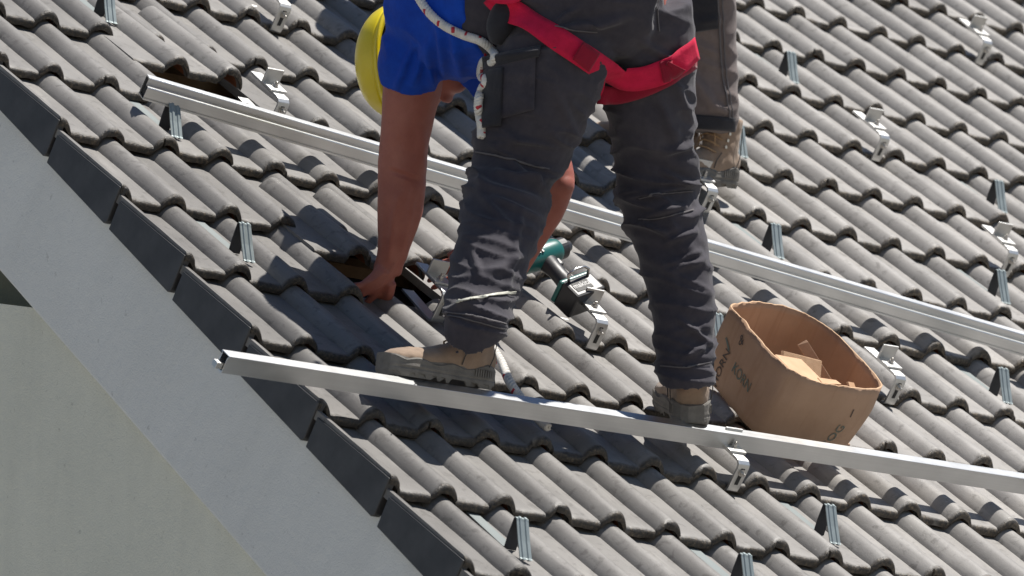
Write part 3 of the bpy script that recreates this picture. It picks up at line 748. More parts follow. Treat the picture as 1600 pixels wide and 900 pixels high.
def patch(name, c4, bvh, mat, parent, nu=18, nv=18, lift=.004, thick=.003, smo=8):
    a, b, c, d = [Vector(p) for p in c4]; B = []; D = []
    for j in range(nv+1):
        for i in range(nu+1):
            u, v = i/nu, j/nv; p = (a*(1-u)+b*u)*(1-v)+(d*(1-u)+c*u)*v; o = p - EF*.5
            h = bvh.ray_cast(o, EF); B.append(o); D.append(h[3] if h[0] is not None else None)
    good = [x for x in D if x is not None]; mean = sum(good)/len(good)
    D = [x if x is not None and abs(x-mean) < .12 else None for x in D]
    for _ in range(30):
        D = [x if x is not None else (lambda ys: sum(ys)/len(ys) if ys else None)([D[q] for q in ((k-1) if k % (nu+1) else -1, (k+1) if (k+1) % (nu+1) else -1, k-nu-1, k+nu+1) if 0 <= q < len(D) and D[q] is not None]) for k, x in enumerate(D)]
    D = [x if x is not None else mean for x in D]; raw = D[:]
    for _ in range(smo):
        D = [(lambda ys: min(raw[k], (D[k]*2 + sum(ys))/(2+len(ys))) if True else 0)([D[q] for q in ((k-1) if k % (nu+1) else -1, (k+1) if (k+1) % (nu+1) else -1, k-nu-1, k+nu+1) if 0 <= q < len(D)]) for k in range(len(D))]
    V = []
    for s in (0, 1):
        for j in range(nv+1):
            for i in range(nu+1):
                k = j*(nu+1)+i; e = min(i, j, nu-i, nv-j); rim_ = 0 if e else 1
                V.append(B[k] + EF*(D[k] - (lift*.2 if s else lift + thick*(1-rim_))))
    n = (nu+1)*(nv+1); F = []
    for j in range(nv):
        for i in range(nu):
            q = (j*(nu+1)+i, j*(nu+1)+i+1, (j+1)*(nu+1)+i+1, (j+1)*(nu+1)+i); F += [q, tuple(n+k for k in q[::-1])]
    def rim(ids):
        for x, y in zip(ids, ids[1:]): F.append((x, y, n+y, n+x))
    rim([nv*(nu+1)+i for i in range(nu+1)]); rim([i for i in range(nu+1)]); rim([j*(nu+1) for j in range(nv+1)]); rim([j*(nu+1)+nu for j in range(nv+1)])
    me = bpy.data.meshes.new(name); me.from_pydata([tuple(v) for v in V], [], F); bm = bmesh.new(); bm.from_mesh(me); bmesh.ops.recalc_face_normals(bm, faces=bm.faces); bm.to_mesh(me); bm.free()
    return link(name, me, mat, parent, True)

# boots: x towards the toe, z up, sole on z = 0, heel at x = 0, made once
def boot_meshes():
    mb = MB()
    # foot part: rings along x (ref = y): centre height, half width, half height
    st = [(-.004, .055, .022, .030), (.010, .058, .034, .044), (.04, .062, .039, .050), (.08, .060, .038, .046), (.12, .052, .037, .038), (.16, .046, .041, .032), (.20, .043, .047, .028), (.24, .040, .047, .026), (.272, .036, .038, .022), (.290, .032, .022, .014)]
    loft(mb, [((x, 0, z), w_, h_) for x, z, w_, h_ in st], ref=Vector((0, 1, 0)), seg=24)
    sh = [(.052, .05, .040, .050), (.050, .085, .041, .052), (.048, .115, .042, .050), (.046, .15, .046, .052), (.044, .175, .047, .053)]
    loft(mb, [((x, 0, z), w_, h_) for x, z, w_, h_ in sh], ref=Vector((0, 1, 0)), seg=24)
    up = fuse(mb, 'upper', .0045, 5)
    for v in up.vertices:
        c = v.co; v.co = c + v.normal*(.0022*noise.noise(c*38) + .0012*noise.noise(c*90))
    # sole: outline extruded with a wavy upper edge and lugs
    def half(x):
        if x < .03: return .041*math.sqrt(max(0, 1-((.03-x)/.042)**2))
        if x < .13: return .041 - .005*math.sin((x-.03)/.10*math.pi)
        if x < .24: return .041 + .0105*math.sin((x-.13)/.11*math.pi/2)
        return .0515*math.sqrt(max(0, 1-((x-.24)/.066)**2))
    xs = [-.011 + i*(.316/44) for i in range(45)]
    loop = [(x, half(x)) for x in xs] + [(x, -half(x)) for x in reversed(xs[1:-1])]
    n = len(loop); V = []; F = []
    def top(x): return .040 + .010*max(0, 1-abs(x-.03)/.07) + .004*math.sin(x*60) + (.010 if x > .27 else 0)*min(1, (x-.27)/.02)
    lv = []
    for x, y in loop:
        lug = .008 if (math.floor((x+.011)/.016) % 2 == 0) else 0
        if .095 < x < .135: lug = .014
        lv.append([(x*.985+.002, y*.90, lug), (x, y*.985, .010), (x, y*1.0, .016), (x, y*.965, .019), (x, y*1.015, .024), (x, y*.99, .030), (x, y*1.005, top(x)-.003), (x, y*.93, top(x))])
    m = 8
    for k in range(m):
        for i in range(n): V.append(lv[i][k])
    for k in range(m-1):
        for i in range(n): F.append((k*n+i, k*n+(i+1) % n, (k+1)*n+(i+1) % n, (k+1)*n+i))
    F += [tuple(range(n))[::-1], tuple(range((m-1)*n, m*n))]
    so = bpy.data.meshes.new('sole'); so.from_pydata(V, [], F)
    so.polygons.foreach_set('use_smooth', [False]*len(so.polygons))
    # heel ribs
    mb = MB()
    for i in range(9):
        for s in (-1, 1):
            x = .012 + i*.0062; mb.box((x, s*(half(x)+.0005) - .002, .024), (x+.0034, s*(half(x)+.0005) + .002, .041))
    rb = mb.obj('heel_rib', M['sole']); rbm = rb.data; bpy.data.objects.remove(rb)
    # laces, collar seam
    mb = MB()
    for i in range(5):
        t = i/4; x = .100 - .026*t; z = .088 + .066*t; x += .012*(1-t)
        mb.tube([(x-.012, -.036, z-.004), (x+.004, -.020, z+.006), (x+.008, 0, z+.010), (x+.004, .020, z+.006), (x-.012, .036, z-.004)], .0022, 8)
    mb.tube([(.090, .0, .160), (.099, .016, .150), (.098, .024, .125), (.100, .028, .10)], .002, 8); mb.tube([(.090, .0, .160), (.100, -.014, .150), (.100, -.022, .13), (.104, -.024, .105)], .002, 8)
    lc = mb.obj('lace', M['lace']); lcm = lc.data; bpy.data.objects.remove(lc)
    mb = MB()
    for s in (-1, 1):
        for i in range(4): mb.cyl((.074 - .016*i/3, s*.0405, .10 + .05*i/3), (0, s, 0), .0042, .003, 12)
    ey = mb.obj('eyelet', M['steel']); eym = ey.data; bpy.data.objects.remove(ey)
    mb = MB()
    for s in (-1, 1):
        mb.tube([(.030, s*.041, .048), (.022, s*.0435, .07), (.018, s*.043, .095), (.020, s*.0435, .12), (.022, s*.045, .15)], .0013, 6)
        mb.tube([(.105, s*.037, .045), (.10, s*.039, .065), (.085, s*.0405, .085)], .0013, 6)
    sm = mb.obj('seam', M['sole_dark']); smm = sm.data; bpy.data.objects.remove(sm)
    return up, so, rbm, lcm, eym, smm
BOOT = boot_meshes()
def make_boot(parent, heel, fwd, up_, s=1.0, label=None):
    x = Vector(fwd).normalized(); z = Vector(up_); z = (z - x*z.dot(x)).normalized(); y = z.cross(x); h = Vector(heel)
    mw = Matrix(((x.x*s, y.x*s, z.x*s, h.x), (x.y*s, y.y*s, z.y*s, h.y), (x.z*s, y.z*s, z.z*s, h.z), (0, 0, 0, 1)))
    pm = parent.matrix_world.inverted()
    up, so, rbm, lcm, eym, smm = BOOT
    def mk(nm, me, mt, par, basis):
        o = bpy.data.objects.new(nm, me); COL.objects.link(o)
        if not me.materials: me.materials.append(mt)
        child_local(o, par, basis); return o
    b = mk('boot', up, M['boot'], parent, Matrix.Translation(pm.translation) @ mw)
    for nm, me, mt in (('sole', so, M['sole']), ('heel_rib', rbm, M['sole']), ('lace', lcm, M['lace']), ('eyelet', eym, M['steel']), ('seam', smm, M['sole_dark'])):
        q_ = mk(nm, me, mt, b, Matrix.Identity(4))
        if nm == 'heel_rib': q_['kind'] = 'stuff'
    return b
def reparent(o, par):
    o.parent = par; o.matrix_parent_inverse = Matrix.Translation(-par.location)
def hand(mb, wrist, palm_c, knuckles, tips, thumb, r=.0088):
    # palm as a flattened loft, five fingers rooted inside it
    w_, c = Vector(wrist), Vector(palm_c)
    kn = [Vector(k) for k in knuckles]; mid = (kn[0]+kn[-1])/2
    side = (kn[-1]-kn[0]).normalized()
    loft(mb, [(tuple(w_), .027, .021), (tuple(w_.lerp(c, .6)), .033, .020), (tuple(c), .041, .017), (tuple(mid.lerp(c, .25)), .043, .015), (tuple(mid), .040, .011)], ref=side, seg=18, sub=3)
    for k, (m_, t) in zip(kn, tips):
        m_, t = Vector(m_), Vector(t); mb.tube([c.lerp(k, .6), k, k.lerp(m_, .5), m_, m_.lerp(t, .5), t], [r*.9, r*1.12, r, r*1.02, r*.92, r*.7], 10)
    th = [Vector(p) for p in thumb]; mb.tube([c.lerp(w_, .35), th[0], th[0].lerp(th[1], .5), th[1], th[1].lerp(th[2], .6), th[2]], [r*1.3, r*1.4, r*1.2, r*1.2, r*1.05, r*.8], 10)

# ---------------- worker bent over the opening
A0 = Vector((0.553,-1.086,4.909)); A0.z = RF(0, -1.1, 0).z
worker = empty('person', Matrix.Translation(A0))
tag(worker, 'worker in blue t-shirt, yellow hard hat and charcoal trousers bending over with red harness', 'person')
legL = [((0.604,-1.057,5.328),0.0950,0.0950), ((0.548,-1.012,5.201),0.1137,0.1137), ((0.539,-0.94,5.075),0.1044,0.1044), ((0.523,-0.908,4.973),0.0880,0.0880), ((0.464,-0.947,4.866),0.0821,0.0821), ((0.411,-0.975,4.756),0.0776,0.0776), ((0.369,-0.993,4.664),0.0705,0.0705), ((0.338,-1.014,4.598),0.0650,0.0650), ((0.339,-1.011,4.585),0.0623,0.0623)]
legR = [((0.731,-1.087,5.345),0.1063,0.1063), ((0.781,-1.05,5.22),0.0997,0.0997), ((0.833,-1.005,5.111),0.0890,0.0890), ((0.883,-0.959,5.001),0.0838,0.0838), ((0.911,-0.958,4.92),0.0797,0.0797), ((0.936,-0.963,4.825),0.0741,0.0741), ((0.951,-0.967,4.713),0.0658,0.0658), ((0.961,-0.963,4.631),0.0589,0.0589), ((0.963,-0.963,4.583),0.0575,0.0575), ((0.964,-0.962,4.575),0.0561,0.0561)]
pelvis = [((0.771,-1.124,5.358),0.0818,0.1000), ((0.734,-1.093,5.358),0.1335,0.1550), ((0.651,-1.054,5.363),0.1524,0.1750), ((0.59,-0.979,5.369),0.1526,0.1700), ((0.55,-0.877,5.361),0.1450,0.1600), ((0.536,-0.84,5.364),0.1370,0.1550)]
mb = MB(); loft(mb, legL, k=1.055); loft(mb, legR, k=1.055); loft(mb, pelvis, ref=EY)
tr = fuse(mb, 'trousers', .0052, 6)
kneeL, kneeR = Vector((0.501,-0.926,4.959)), Vector((0.879,-0.973,4.969)); ankL, ankR = Vector((0.339,-1.019,4.614)), Vector((0.959,-0.962,4.631))
def wrinkle(co):
    a = max(math.exp(-((co-kneeL).length/.15)**2), math.exp(-((co-kneeR).length/.16)**2)); b = max(math.exp(-((co-ankL).length/.09)**2), math.exp(-((co-ankR).length/.10)**2))
    q = Vector((co.dot(EX)*6, co.dot(EY)*24 + co.dot(EX)*7, co.dot(EF)*7))
    n1 = noise.noise(q); n2 = noise.noise(q*2.1 + Vector((9, 3, 1)))
    rid = 1.15*(1-abs(n1))**5 - .38
    n3 = noise.noise(co*9)
    return (.013*rid + .004*n2)*(.34 + .95*a + .5*b) + .006*n3
foldsA = [((0.286,-1.064,4.9), (0.41,-1.152,4.856), .013, .007), ((0.335,-1.119,4.949), (0.404,-1.155,4.882), .010, .007), ((0.324,-1.101,4.921), (0.404,-1.159,4.895), .008, .006), ((0.327,-1.087,4.865), (0.416,-1.145,4.817), .010, .006), ((0.305,-1.071,4.872), (0.368,-1.099,4.794), .012, .005),
 ((0.311,-1.039,4.753), (0.331,-1.04,4.701), .010, .005), ((0.29,-0.985,4.633), (0.333,-1.027,4.652), .010, .006), ((0.317,-1.004,4.624), (0.393,-1.059,4.598), .007, .006), ((0.346,-1.053,4.704), (0.391,-1.102,4.743), .014, .005), ((0.378,-1.119,4.833), (0.379,-1.064,4.652), .009, .004),
 ((0.78,-1.11,5.027), (0.821,-1.15,5.048), .010, .008), ((0.784,-1.101,4.988), (0.841,-1.138,4.959), .009, .008), ((0.736,-1.046,4.938), (0.835,-1.133,4.957), .007, .007), ((0.769,-1.06,4.895), (0.838,-1.125,4.922), .009, .008), ((0.768,-1.056,4.885), (0.818,-1.086,4.85), .008, .006), ((0.809,-1.075,4.84), (0.859,-1.125,4.866), .009, .008), ((0.828,-1.073,4.782), (0.883,-1.126,4.808), .010, .006), ((0.825,-1.077,4.8), (0.874,-1.124,4.824), .007, .005),
 ((0.855,-1.066,4.684), (0.922,-1.104,4.629), .009, .007), ((0.874,-1.056,4.602), (0.917,-1.101,4.635), .009, .007), ((0.847,-1.05,4.655), (0.908,-1.104,4.668), .010, .005), ((0.752,-1.122,5.143), (0.8,-1.129,5.038), .014, .006), ((0.775,-1.149,5.17), (0.818,-1.16,5.091), .012, .006),
 ((0.376,-1.231,5.205), (0.469,-1.314,5.225), .013, .008), ((0.376,-1.236,5.22), (0.407,-1.271,5.251), .010, .007), ((0.429,-1.276,5.207), (0.491,-1.335,5.235), .014, .006), ((0.525,-1.346,5.181), (0.599,-1.393,5.136), .012, .006), ((0.275,-1.129,5.143), (0.384,-1.226,5.168), .009, .006), ((0.297,-1.102,4.994), (0.414,-1.189,4.965), .009, .006), ((0.397,-1.21,5.078), (0.448,-1.221,4.981), .014, .005)]
displace(tr, foldsA, wrinkle)
tro = link('trousers', tr, M['trousers'], None); reparent(tro, worker); TB = bvh_of(tr)
# body under the clothes, arms, hands, neck and head
shL = (0.5,-0.615,5.289)
shR = (0.763,-0.511,5.378)
mb = MB()
loft(mb, legL, k=.62); loft(mb, legR, k=.62); loft(mb, pelvis, ref=EY, k=.74)
torso = [((0.569,-0.919,5.36),0.1202,0.1400), ((0.544,-0.82,5.367),0.1207,0.1500), ((0.547,-0.684,5.389),0.1217,0.1650), ((0.562,-0.591,5.392),0.0946,0.1100), ((0.58,-0.524,5.386),0.0615,0.0600)]
loft(mb, torso, ref=EY)
loft(mb, [(shL, .060, .060), ((0.501,-0.599,5.238), 0.0647, .056), ((0.509,-0.573,5.173), 0.0578, .052), ((0.518,-0.549,5.115), 0.0544, .046), ((0.525,-0.534,5.067), 0.0530, .043), ((0.534,-0.519,5.017), 0.0523, .044), ((0.544,-0.498,4.965), 0.0475, .041), ((0.55,-0.474,4.914), 0.0372, .034), ((0.555,-0.453,4.878), 0.0312, .028), ((0.56,-0.438,4.859), 0.0326, .026)])
loft(mb, [(shR, .060, .060), ((0.802,-0.547,5.301), .050, .052), ((0.847,-0.592,5.198), .047, .048), ((0.876,-0.617,5.118), .043, .044), ((0.882,-0.622,5.073), .042, .042), ((0.882,-0.596,5.029), .042, .042), ((0.875,-0.56,4.977), .036, .038), ((0.873,-0.516,4.924), .029, .030), ((0.869,-0.489,4.891), .026, .026)])
ball(mb, (0.883,-0.64,5.064), (.030, .030, .030))
hand(mb, (0.55,-0.451,4.861), (0.549,-0.423,4.837), [(0.494,-0.412,4.82), (0.519,-0.403,4.811), (0.553,-0.39,4.807), (0.587,-0.379,4.811)],
     [((0.477,-0.394,4.806), (0.487,-0.357,4.789)), ((0.5,-0.382,4.794), (0.519,-0.34,4.776)), ((0.544,-0.362,4.785), (0.565,-0.322,4.769)), ((0.587,-0.347,4.791), (0.61,-0.309,4.781))],
     [(0.566,-0.446,4.827), (0.587,-0.406,4.809), (0.599,-0.36,4.802)])
hand(mb, (0.862,-0.496,4.889), (0.82,-0.451,4.896), [(0.754,-0.443,4.917), (0.771,-0.413,4.906), (0.794,-0.389,4.895), (0.817,-0.378,4.883)],
     [((0.74,-0.402,4.91), (0.736,-0.367,4.893)), ((0.751,-0.379,4.893), (0.746,-0.345,4.881)), ((0.776,-0.357,4.881), (0.767,-0.332,4.87)), ((0.804,-0.349,4.869), (0.796,-0.328,4.863))],
     [(0.767,-0.481,4.92), (0.733,-0.468,4.926), (0.724,-0.444,4.917)])
# head: crown towards the left, face down towards the roof
hc = Vector((0.691,-0.394,5.36)); crown = (-EX*.80 + EF*.52 - EY*.05).normalized(); face = (-EY*.97 - EX*.16 + EF*.05); face = (face - crown*face.dot(crown)).normalized(); side = crown.cross(face)
HM = Matrix((side, face, crown)).transposed()          # x side, y face, z crown
def hp(x, y, z): return hc + HM @ Vector((x, y, z))
ball(mb, hp(0, -.012, .03), (.076, .094, .088), HM); ball(mb, hp(0, .018, -.035), (.060, .068, .075), HM); ball(mb, hp(0, .040, -.085), (.036, .034, .028), HM)
ball(mb, hp(0, .088, -.02), (.013, .020, .022), HM, 8); ball(mb, hp(0, .082, -.062), (.024, .012, .008), HM, 8); ball(mb, hp(0, .078, .012), (.045, .014, .010), HM, 8)
for s in (-1, 1): ball(mb, hp(s*.074, -.012, -.015), (.010, .020, .032), HM, 8)
loft(mb, [(tuple(hp(0, -.02, -.04)), .052, .056), (tuple(hp(0, -.03, -.09)), .055, .058), ((0.59,-0.587,5.392), .07, .08)], ref=side)
bd = fuse(mb, 'body', .0045, 4)
displace(bd, [((0.164,-0.955,4.872), (0.171,-0.921,4.743), .010, .0028), ((0.191,-0.981,4.885), (0.194,-0.94,4.743), .010, .0028), ((0.143,-0.955,4.926), (0.198,-0.993,4.903), .008, -.0022), ((0.188,-1.015,5.001), (0.195,-0.996,4.921), .014, .003), ((0.166,-0.906,4.707), (0.139,-0.877,4.683), .005, .0022), ((0.179,-0.915,4.701), (0.155,-0.886,4.67), .005, .0022), ((0.184,-0.93,4.736), (0.173,-0.911,4.704), .005, .002)], lambda co: .0016*noise.noise(co*20) + .0009*noise.noise(co*55))
bdo = link('body', bd, M['skin'], None); reparent(bdo, worker)
for s in (-1, 1):
    mb = MB(); ball(mb, hp(s*.030, .073, -.002), (.012, .012, .012), HM, 8); e_ = mb.obj('eye', M['eye'], None, smooth=True); reparent(e_, worker)
# t-shirt
mb = MB()
loft(mb, [((0.55,-0.877,5.361),0.1422,0.1620), ((0.539,-0.804,5.367),0.1455,0.1700), ((0.544,-0.693,5.383),0.1437,0.1720), ((0.556,-0.612,5.392),0.1222,0.1300), ((0.567,-0.553,5.386),0.0809,0.0850), ((0.576,-0.519,5.381),0.0587,0.0550)], ref=EY)
loft(mb, [((0.502,-0.696,5.375), .070, .08), ((0.486,-0.686,5.343), .076, .085), ((0.478,-0.654,5.303), 0.0826, .082), ((0.479,-0.627,5.277), 0.0757, .076), ((0.487,-0.608,5.26), 0.0702, .073), ((0.494,-0.597,5.249), 0.0661, .070)], ref=EX)
loft(mb, [((0.717,-0.54,5.419), .085, .075), ((0.769,-0.525,5.361), .078, .07), ((0.804,-0.537,5.307), .070, .064)], ref=EX)
ts = fuse(mb, 't_shirt', .0052, 5)
def shirt_w(co):
    q = Vector((co.dot(EX)*16 + co.dot(EY)*9, co.dot(EY)*7 - co.dot(EX)*3, co.dot(EF)*7)); n1 = noise.noise(q)
    return .009*((1-abs(n1))**3-.45) + .004*noise.noise(co*10)
displace(ts, [((0.13,-0.996,5.097), (0.146,-1.035,5.181), .010, .006), ((0.166,-1.052,5.181), (0.157,-1.022,5.106), .012, .007), ((0.173,-1.061,5.194), (0.186,-1.045,5.106), .012, .008), ((0.188,-1.078,5.207), (0.207,-1.066,5.117), .012, .006), ((0.2,-1.095,5.233), (0.238,-1.091,5.117), .014, .006)], shirt_w)
# slanted sleeve hem: trim the sleeve so that it falls lower at the outside
tso = link('t_shirt', ts, M['shirt'], None); reparent(tso, worker); SB = bvh_of(ts)
# hard hat
def helmet(parent, c, HMx, zs=1.0):
    V = []; F = []; nu, nv = 40, 16
    for j in range(nv+1):
        ph = math.pi/2*j/nv
        for i in range(nu):
            th = 2*math.pi*i/nu; r = math.cos(ph)**.72; z = math.sin(ph)
            rib = .004*math.exp(-((math.cos(th)*r)/.16)**2)*(.3+z) + .0025*math.exp(-((abs(math.cos(th)*r)-.42)/.09)**2)*z
            V.append(Vector((math.cos(th)*r*.110, math.sin(th)*r*.130, (z*.128 + rib)*zs)))
    for j in range(nv):
        for i in range(nu): F.append((j*nu+i, j*nu+(i+1) % nu, (j+1)*nu+(i+1) % nu, (j+1)*nu+i))
    mb = MB(); mb.add([c + HMx @ (v + Vector((0, 0, .02))) for v in V], F)
    sh = mb.obj('hard_hat', M['helmet'], None, smooth=True); so = sh.modifiers.new('t', 'SOLIDIFY'); so.thickness = .003; so.offset = 0
    reparent(sh, parent)
    V = []; F = []
    for k, (ex_, dz) in enumerate(((-.006, .030), (.0, .024), (.011, .010), (.017, .004), (.017, .000), (.004, .002), (-.010, .010))):
        for i in range(nu):
            th = 2*math.pi*i/nu; pk = max(0, math.sin(th))**3*.030 if k in (2, 3, 4) else 0
            V.append(c + HMx @ Vector((math.cos(th)*(.110+ex_+pk*.2), math.sin(th)*(.130+ex_+pk), dz - pk*.30)))
    for k in range(6):
        for i in range(nu): F.append((k*nu+i, k*nu+(i+1) % nu, (k+1)*nu+(i+1) % nu, (k+1)*nu+i))
    mb = MB(); mb.add(V, F); br = mb.obj('brim', M['helmet'], None, smooth=True); br.parent = sh; br.matrix_parent_inverse = sh.matrix_parent_inverse.inverted() @ Matrix.Translation(-Vector(parent.location))
    br.matrix_parent_inverse = (Matrix.Translation(parent.location) @ sh.matrix_parent_inverse).inverted()
    V = []; F = []
    for k, (r_, dz) in enumerate(((.096, .022), (.096, -.026), (.090, -.026), (.090, .022))):
        for i in range(nu):
            th = 2*math.pi*i/nu; V.append(c + HMx @ Vector((math.cos(th)*r_, math.sin(th)*(r_+.022), dz)))
    for k in range(4):
        for i in range(nu): F.append((k*nu+i, k*nu+(i+1) % nu, ((k+1) % 4)*nu+(i+1) % nu, ((k+1) % 4)*nu+i))
    mb = MB(); mb.add(V, F); hb = mb.obj('headband', M['helmet_band'], None, smooth=True); hb.parent = sh
    hb.matrix_parent_inverse = br.matrix_parent_inverse.copy()
    return sh
helmet(worker, hp(0, -.008, .036), HM, .70)
# boots on the lower rail
def boot_at(par, heel, fwd, up_, s=1.0):
    b = make_boot(par, (0, 0, 0), fwd, up_, s)
    m = b.matrix_basis.copy(); m.translation = Vector(heel) - Vector(par.location); b.matrix_basis = m; return b
bL = boot_at(worker, tuple(RF(.452, -1.186, .070) + Vector((.002, .046, .010))), (-1, -.035, -.02), (0, -.18, 1), .95)
bR = boot_at(worker, tuple(RF(.992, -1.185, .070) + Vector((.012, .02, .004))), (.50, .76, .34), (-.16, -.22, 1), 1.06)
# harness, pockets, piping
hs_ = ribbon('harness_strap', [(0.404,-1,5.33), (0.424,-1.031,5.29), (0.476,-1.095,5.23), (0.564,-1.126,5.183), (0.651,-1.126,5.166), (0.697,-1.166,5.172), (0.743,-1.186,5.201), (0.827,-1.139,5.257)], .052, M['strap'], None, TB, .014, 50, maxd=.10, soft=True, smo=14, thick=.0018); reparent(hs_, worker)
h2 = ribbon('harness_strap', [(0.651,-1.04,5.146), (0.668,-1.079,5.142), (0.714,-1.109,5.158), (0.761,-1.142,5.186), (0.833,-1.138,5.236)], .040, M['strap_dark'], None, TB, .009, 30, maxd=.06, soft=True, smo=10); reparent(h2, worker)
h3 = ribbon('harness_strap', [(0.613,-1.095,5.167), (0.638,-1.057,5.149), (0.666,-0.998,5.141), (0.695,-0.942,5.14)], .022, M['strap'], None, None, .004, 20); reparent(h3, worker)
h4 = ribbon('waist_belt', [(0.436,-0.948,5.421), (0.432,-0.962,5.346), (0.433,-0.943,5.28), (0.462,-0.908,5.223), (0.521,-0.843,5.198)], .042, M['strap_dark'], None, SB, .008, 30, maxd=.3, soft=True, smo=6); reparent(h4, worker)
for q_ in ([(0.52,-1.122,5.201), (0.54,-1.123,5.193), (0.56,-1.124,5.185)], [(0.707,-1.175,5.178), (0.726,-1.181,5.188), (0.742,-1.185,5.201)]):
    sb_ = ribbon('stitch_block', q_, .046, M['strap_dark'], None, TB, .0172, 10, thick=.0012, maxd=.10, soft=True, smo=2); reparent(sb_, worker)
h5 = ribbon('harness_loop', [(0.39,-0.97,5.354), (0.388,-1.011,5.322), (0.413,-1.044,5.316), (0.44,-1.058,5.337)], .026, M['strap'], None, None, .004, 24); reparent(h5, worker)
pk = patch('thigh_pocket', [(0.27,-1.126,5.145), (0.351,-1.199,5.166), (0.367,-1.174,5.042), (0.286,-1.099,5.014)], TB, M['trousers'], None, lift=.006, thick=.004); reparent(pk, worker)
pf = patch('pocket_flap', [(0.265,-1.124,5.153), (0.358,-1.207,5.174), (0.358,-1.2,5.15), (0.271,-1.121,5.126)], TB, M['trousers_dark'], None, lift=.012, thick=.004); reparent(pf, worker)
pc = patch('phone_pocket', [(0.271,-1.121,5.125), (0.303,-1.149,5.13), (0.318,-1.124,5.011), (0.286,-1.096,5.006)], TB, M['trousers_dark'], None, lift=.014, thick=.004); reparent(pc, worker)
def seam(pts, w_=.0035, mat='stitch', nm='seam', lift=.002):
    o = ribbon(nm, pts, w_, M[mat], None, TB, lift, 40, thick=.0012, maxd=.5, smo=6); reparent(o, worker)
seam([(0.241,-1.076,4.627), (0.266,-1.099,4.633), (0.296,-1.125,4.64), (0.36,-1.117,4.658)], .006, 'piping', 'reflective_piping', .003)
seam([(0.221,-1.054,4.606), (0.266,-1.088,4.6), (0.325,-1.131,4.581)], .003); seam([(0.223,-1.052,4.599), (0.267,-1.087,4.592), (0.324,-1.128,4.573)], .003)
seam([(0.532,-1.38,5.272), (0.538,-1.375,5.239), (0.577,-1.334,5.218)], .003); seam([(0.841,-1.024,4.586), (0.884,-1.058,4.584), (0.922,-1.093,4.594)], .003)
seam([(0.752,-1.058,4.935), (0.793,-1.095,4.945), (0.839,-1.134,4.951)], .003)
seam([(0.759,-1.05,4.89), (0.8,-1.085,4.895), (0.846,-1.127,4.909)], .003); seam([(0.284,-1.08,4.959), (0.335,-1.118,4.944), (0.409,-1.171,4.921)], .004); seam([(0.344,-1.27,5.201), (0.378,-1.296,5.193), (0.414,-1.324,5.191)], .003)
mb = MB(); loft(mb, [((0.452,-0.989,5.338),0.0189,0.0200), ((0.434,-0.988,5.296),0.0270,0.0350), ((0.433,-0.978,5.266),0.0284,0.0350), ((0.441,-0.963,5.241),0.0176,0.0200)], ref=EX); ph = fuse(mb, 'tool_pouch', .004, 3); ph = link('tool_pouch', ph, M['trousers_dark'], None); reparent(ph, worker)

# ---------------- ropes
def rope(name, pts, r, lab, n=160, turns=60, snap=()):
    q = resample(pts, n)
    for i, p in enumerate(q):
        hs = [h[0] for h in (b.ray_cast(p - EF*.8, EF) for b in snap) if h[0] is not None and (h[0]-p).length < .35]
        if hs: q[i] = min(hs, key=lambda v: v.dot(EF)) - EF*(r*1.05)
    if snap: q = smooth_path(q, 8)
    e_ = empty(name, Matrix.Translation(q[0])); tag(e_, lab, 'rope', 'white safety ropes')
    nor = [q[1]-q[0]]; up = (q[1]-q[0]).orthogonal().normalized(); fr = []
    for i in range(n+1):
        t = (q[min(i+1, n)]-q[max(i-1, 0)]).normalized(); up = (up-t*up.dot(t)).normalized(); fr.append((up.copy(), t.cross(up)))
    ln = sum((q[i+1]-q[i]).length for i in range(n)); K = max(n, int(ln/.0022))
    for s in range(3):
        P3 = []
        for k in range(K+1):
            f_ = k/K*n; i = min(int(f_), n-1); p = q[i].lerp(q[i+1], f_-i); a = 2*math.pi*(k/K*ln/.030 + s/3)
            P3.append(p + fr[i][0]*math.cos(a)*r*.56 + fr[i][1]*math.sin(a)*r*.56 - q[0])
        mb = MB(); mb.tube(P3, r*.50, 8); 
        if s == 0:
            for j in range(len(mb.m)): mb.m[j] = 1 if (j//8) % 26 < 3 else 0
        o = mb.obj('strand', [M['rope'], M['rope_red']], None, smooth=True); child_local(o, e_, Matrix.Identity(4))
rope('safety_rope', [(0.337,-0.784,5.411), (0.365,-0.791,5.361), (0.393,-0.803,5.322), (0.424,-0.82,5.297), (0.454,-0.84,5.281), (0.395,-0.964,5.237), (0.419,-0.977,5.214), (0.421,-0.971,5.191), (0.405,-0.961,5.199), (0.403,-0.951,5.172), (0.416,-0.956,5.154), (0.41,-0.946,5.136), (0.41,-0.935,5.103), (0.421,-0.932,5.064), (0.425,-0.928,5.039)], .0095, 'white twisted rope hanging along the blue shirt and down to the thigh pocket', 220, snap=(SB, TB))
rope('safety_rope', [(0.682,-0.651,4.667), (0.664,-0.704,4.622), (0.632,-0.769,4.567), (0.64,-0.794,4.531), (0.629,-0.858,4.477), (0.635,-0.893,4.447)], .010, 'white twisted rope lying on the tiles behind the left boot heel', 120)

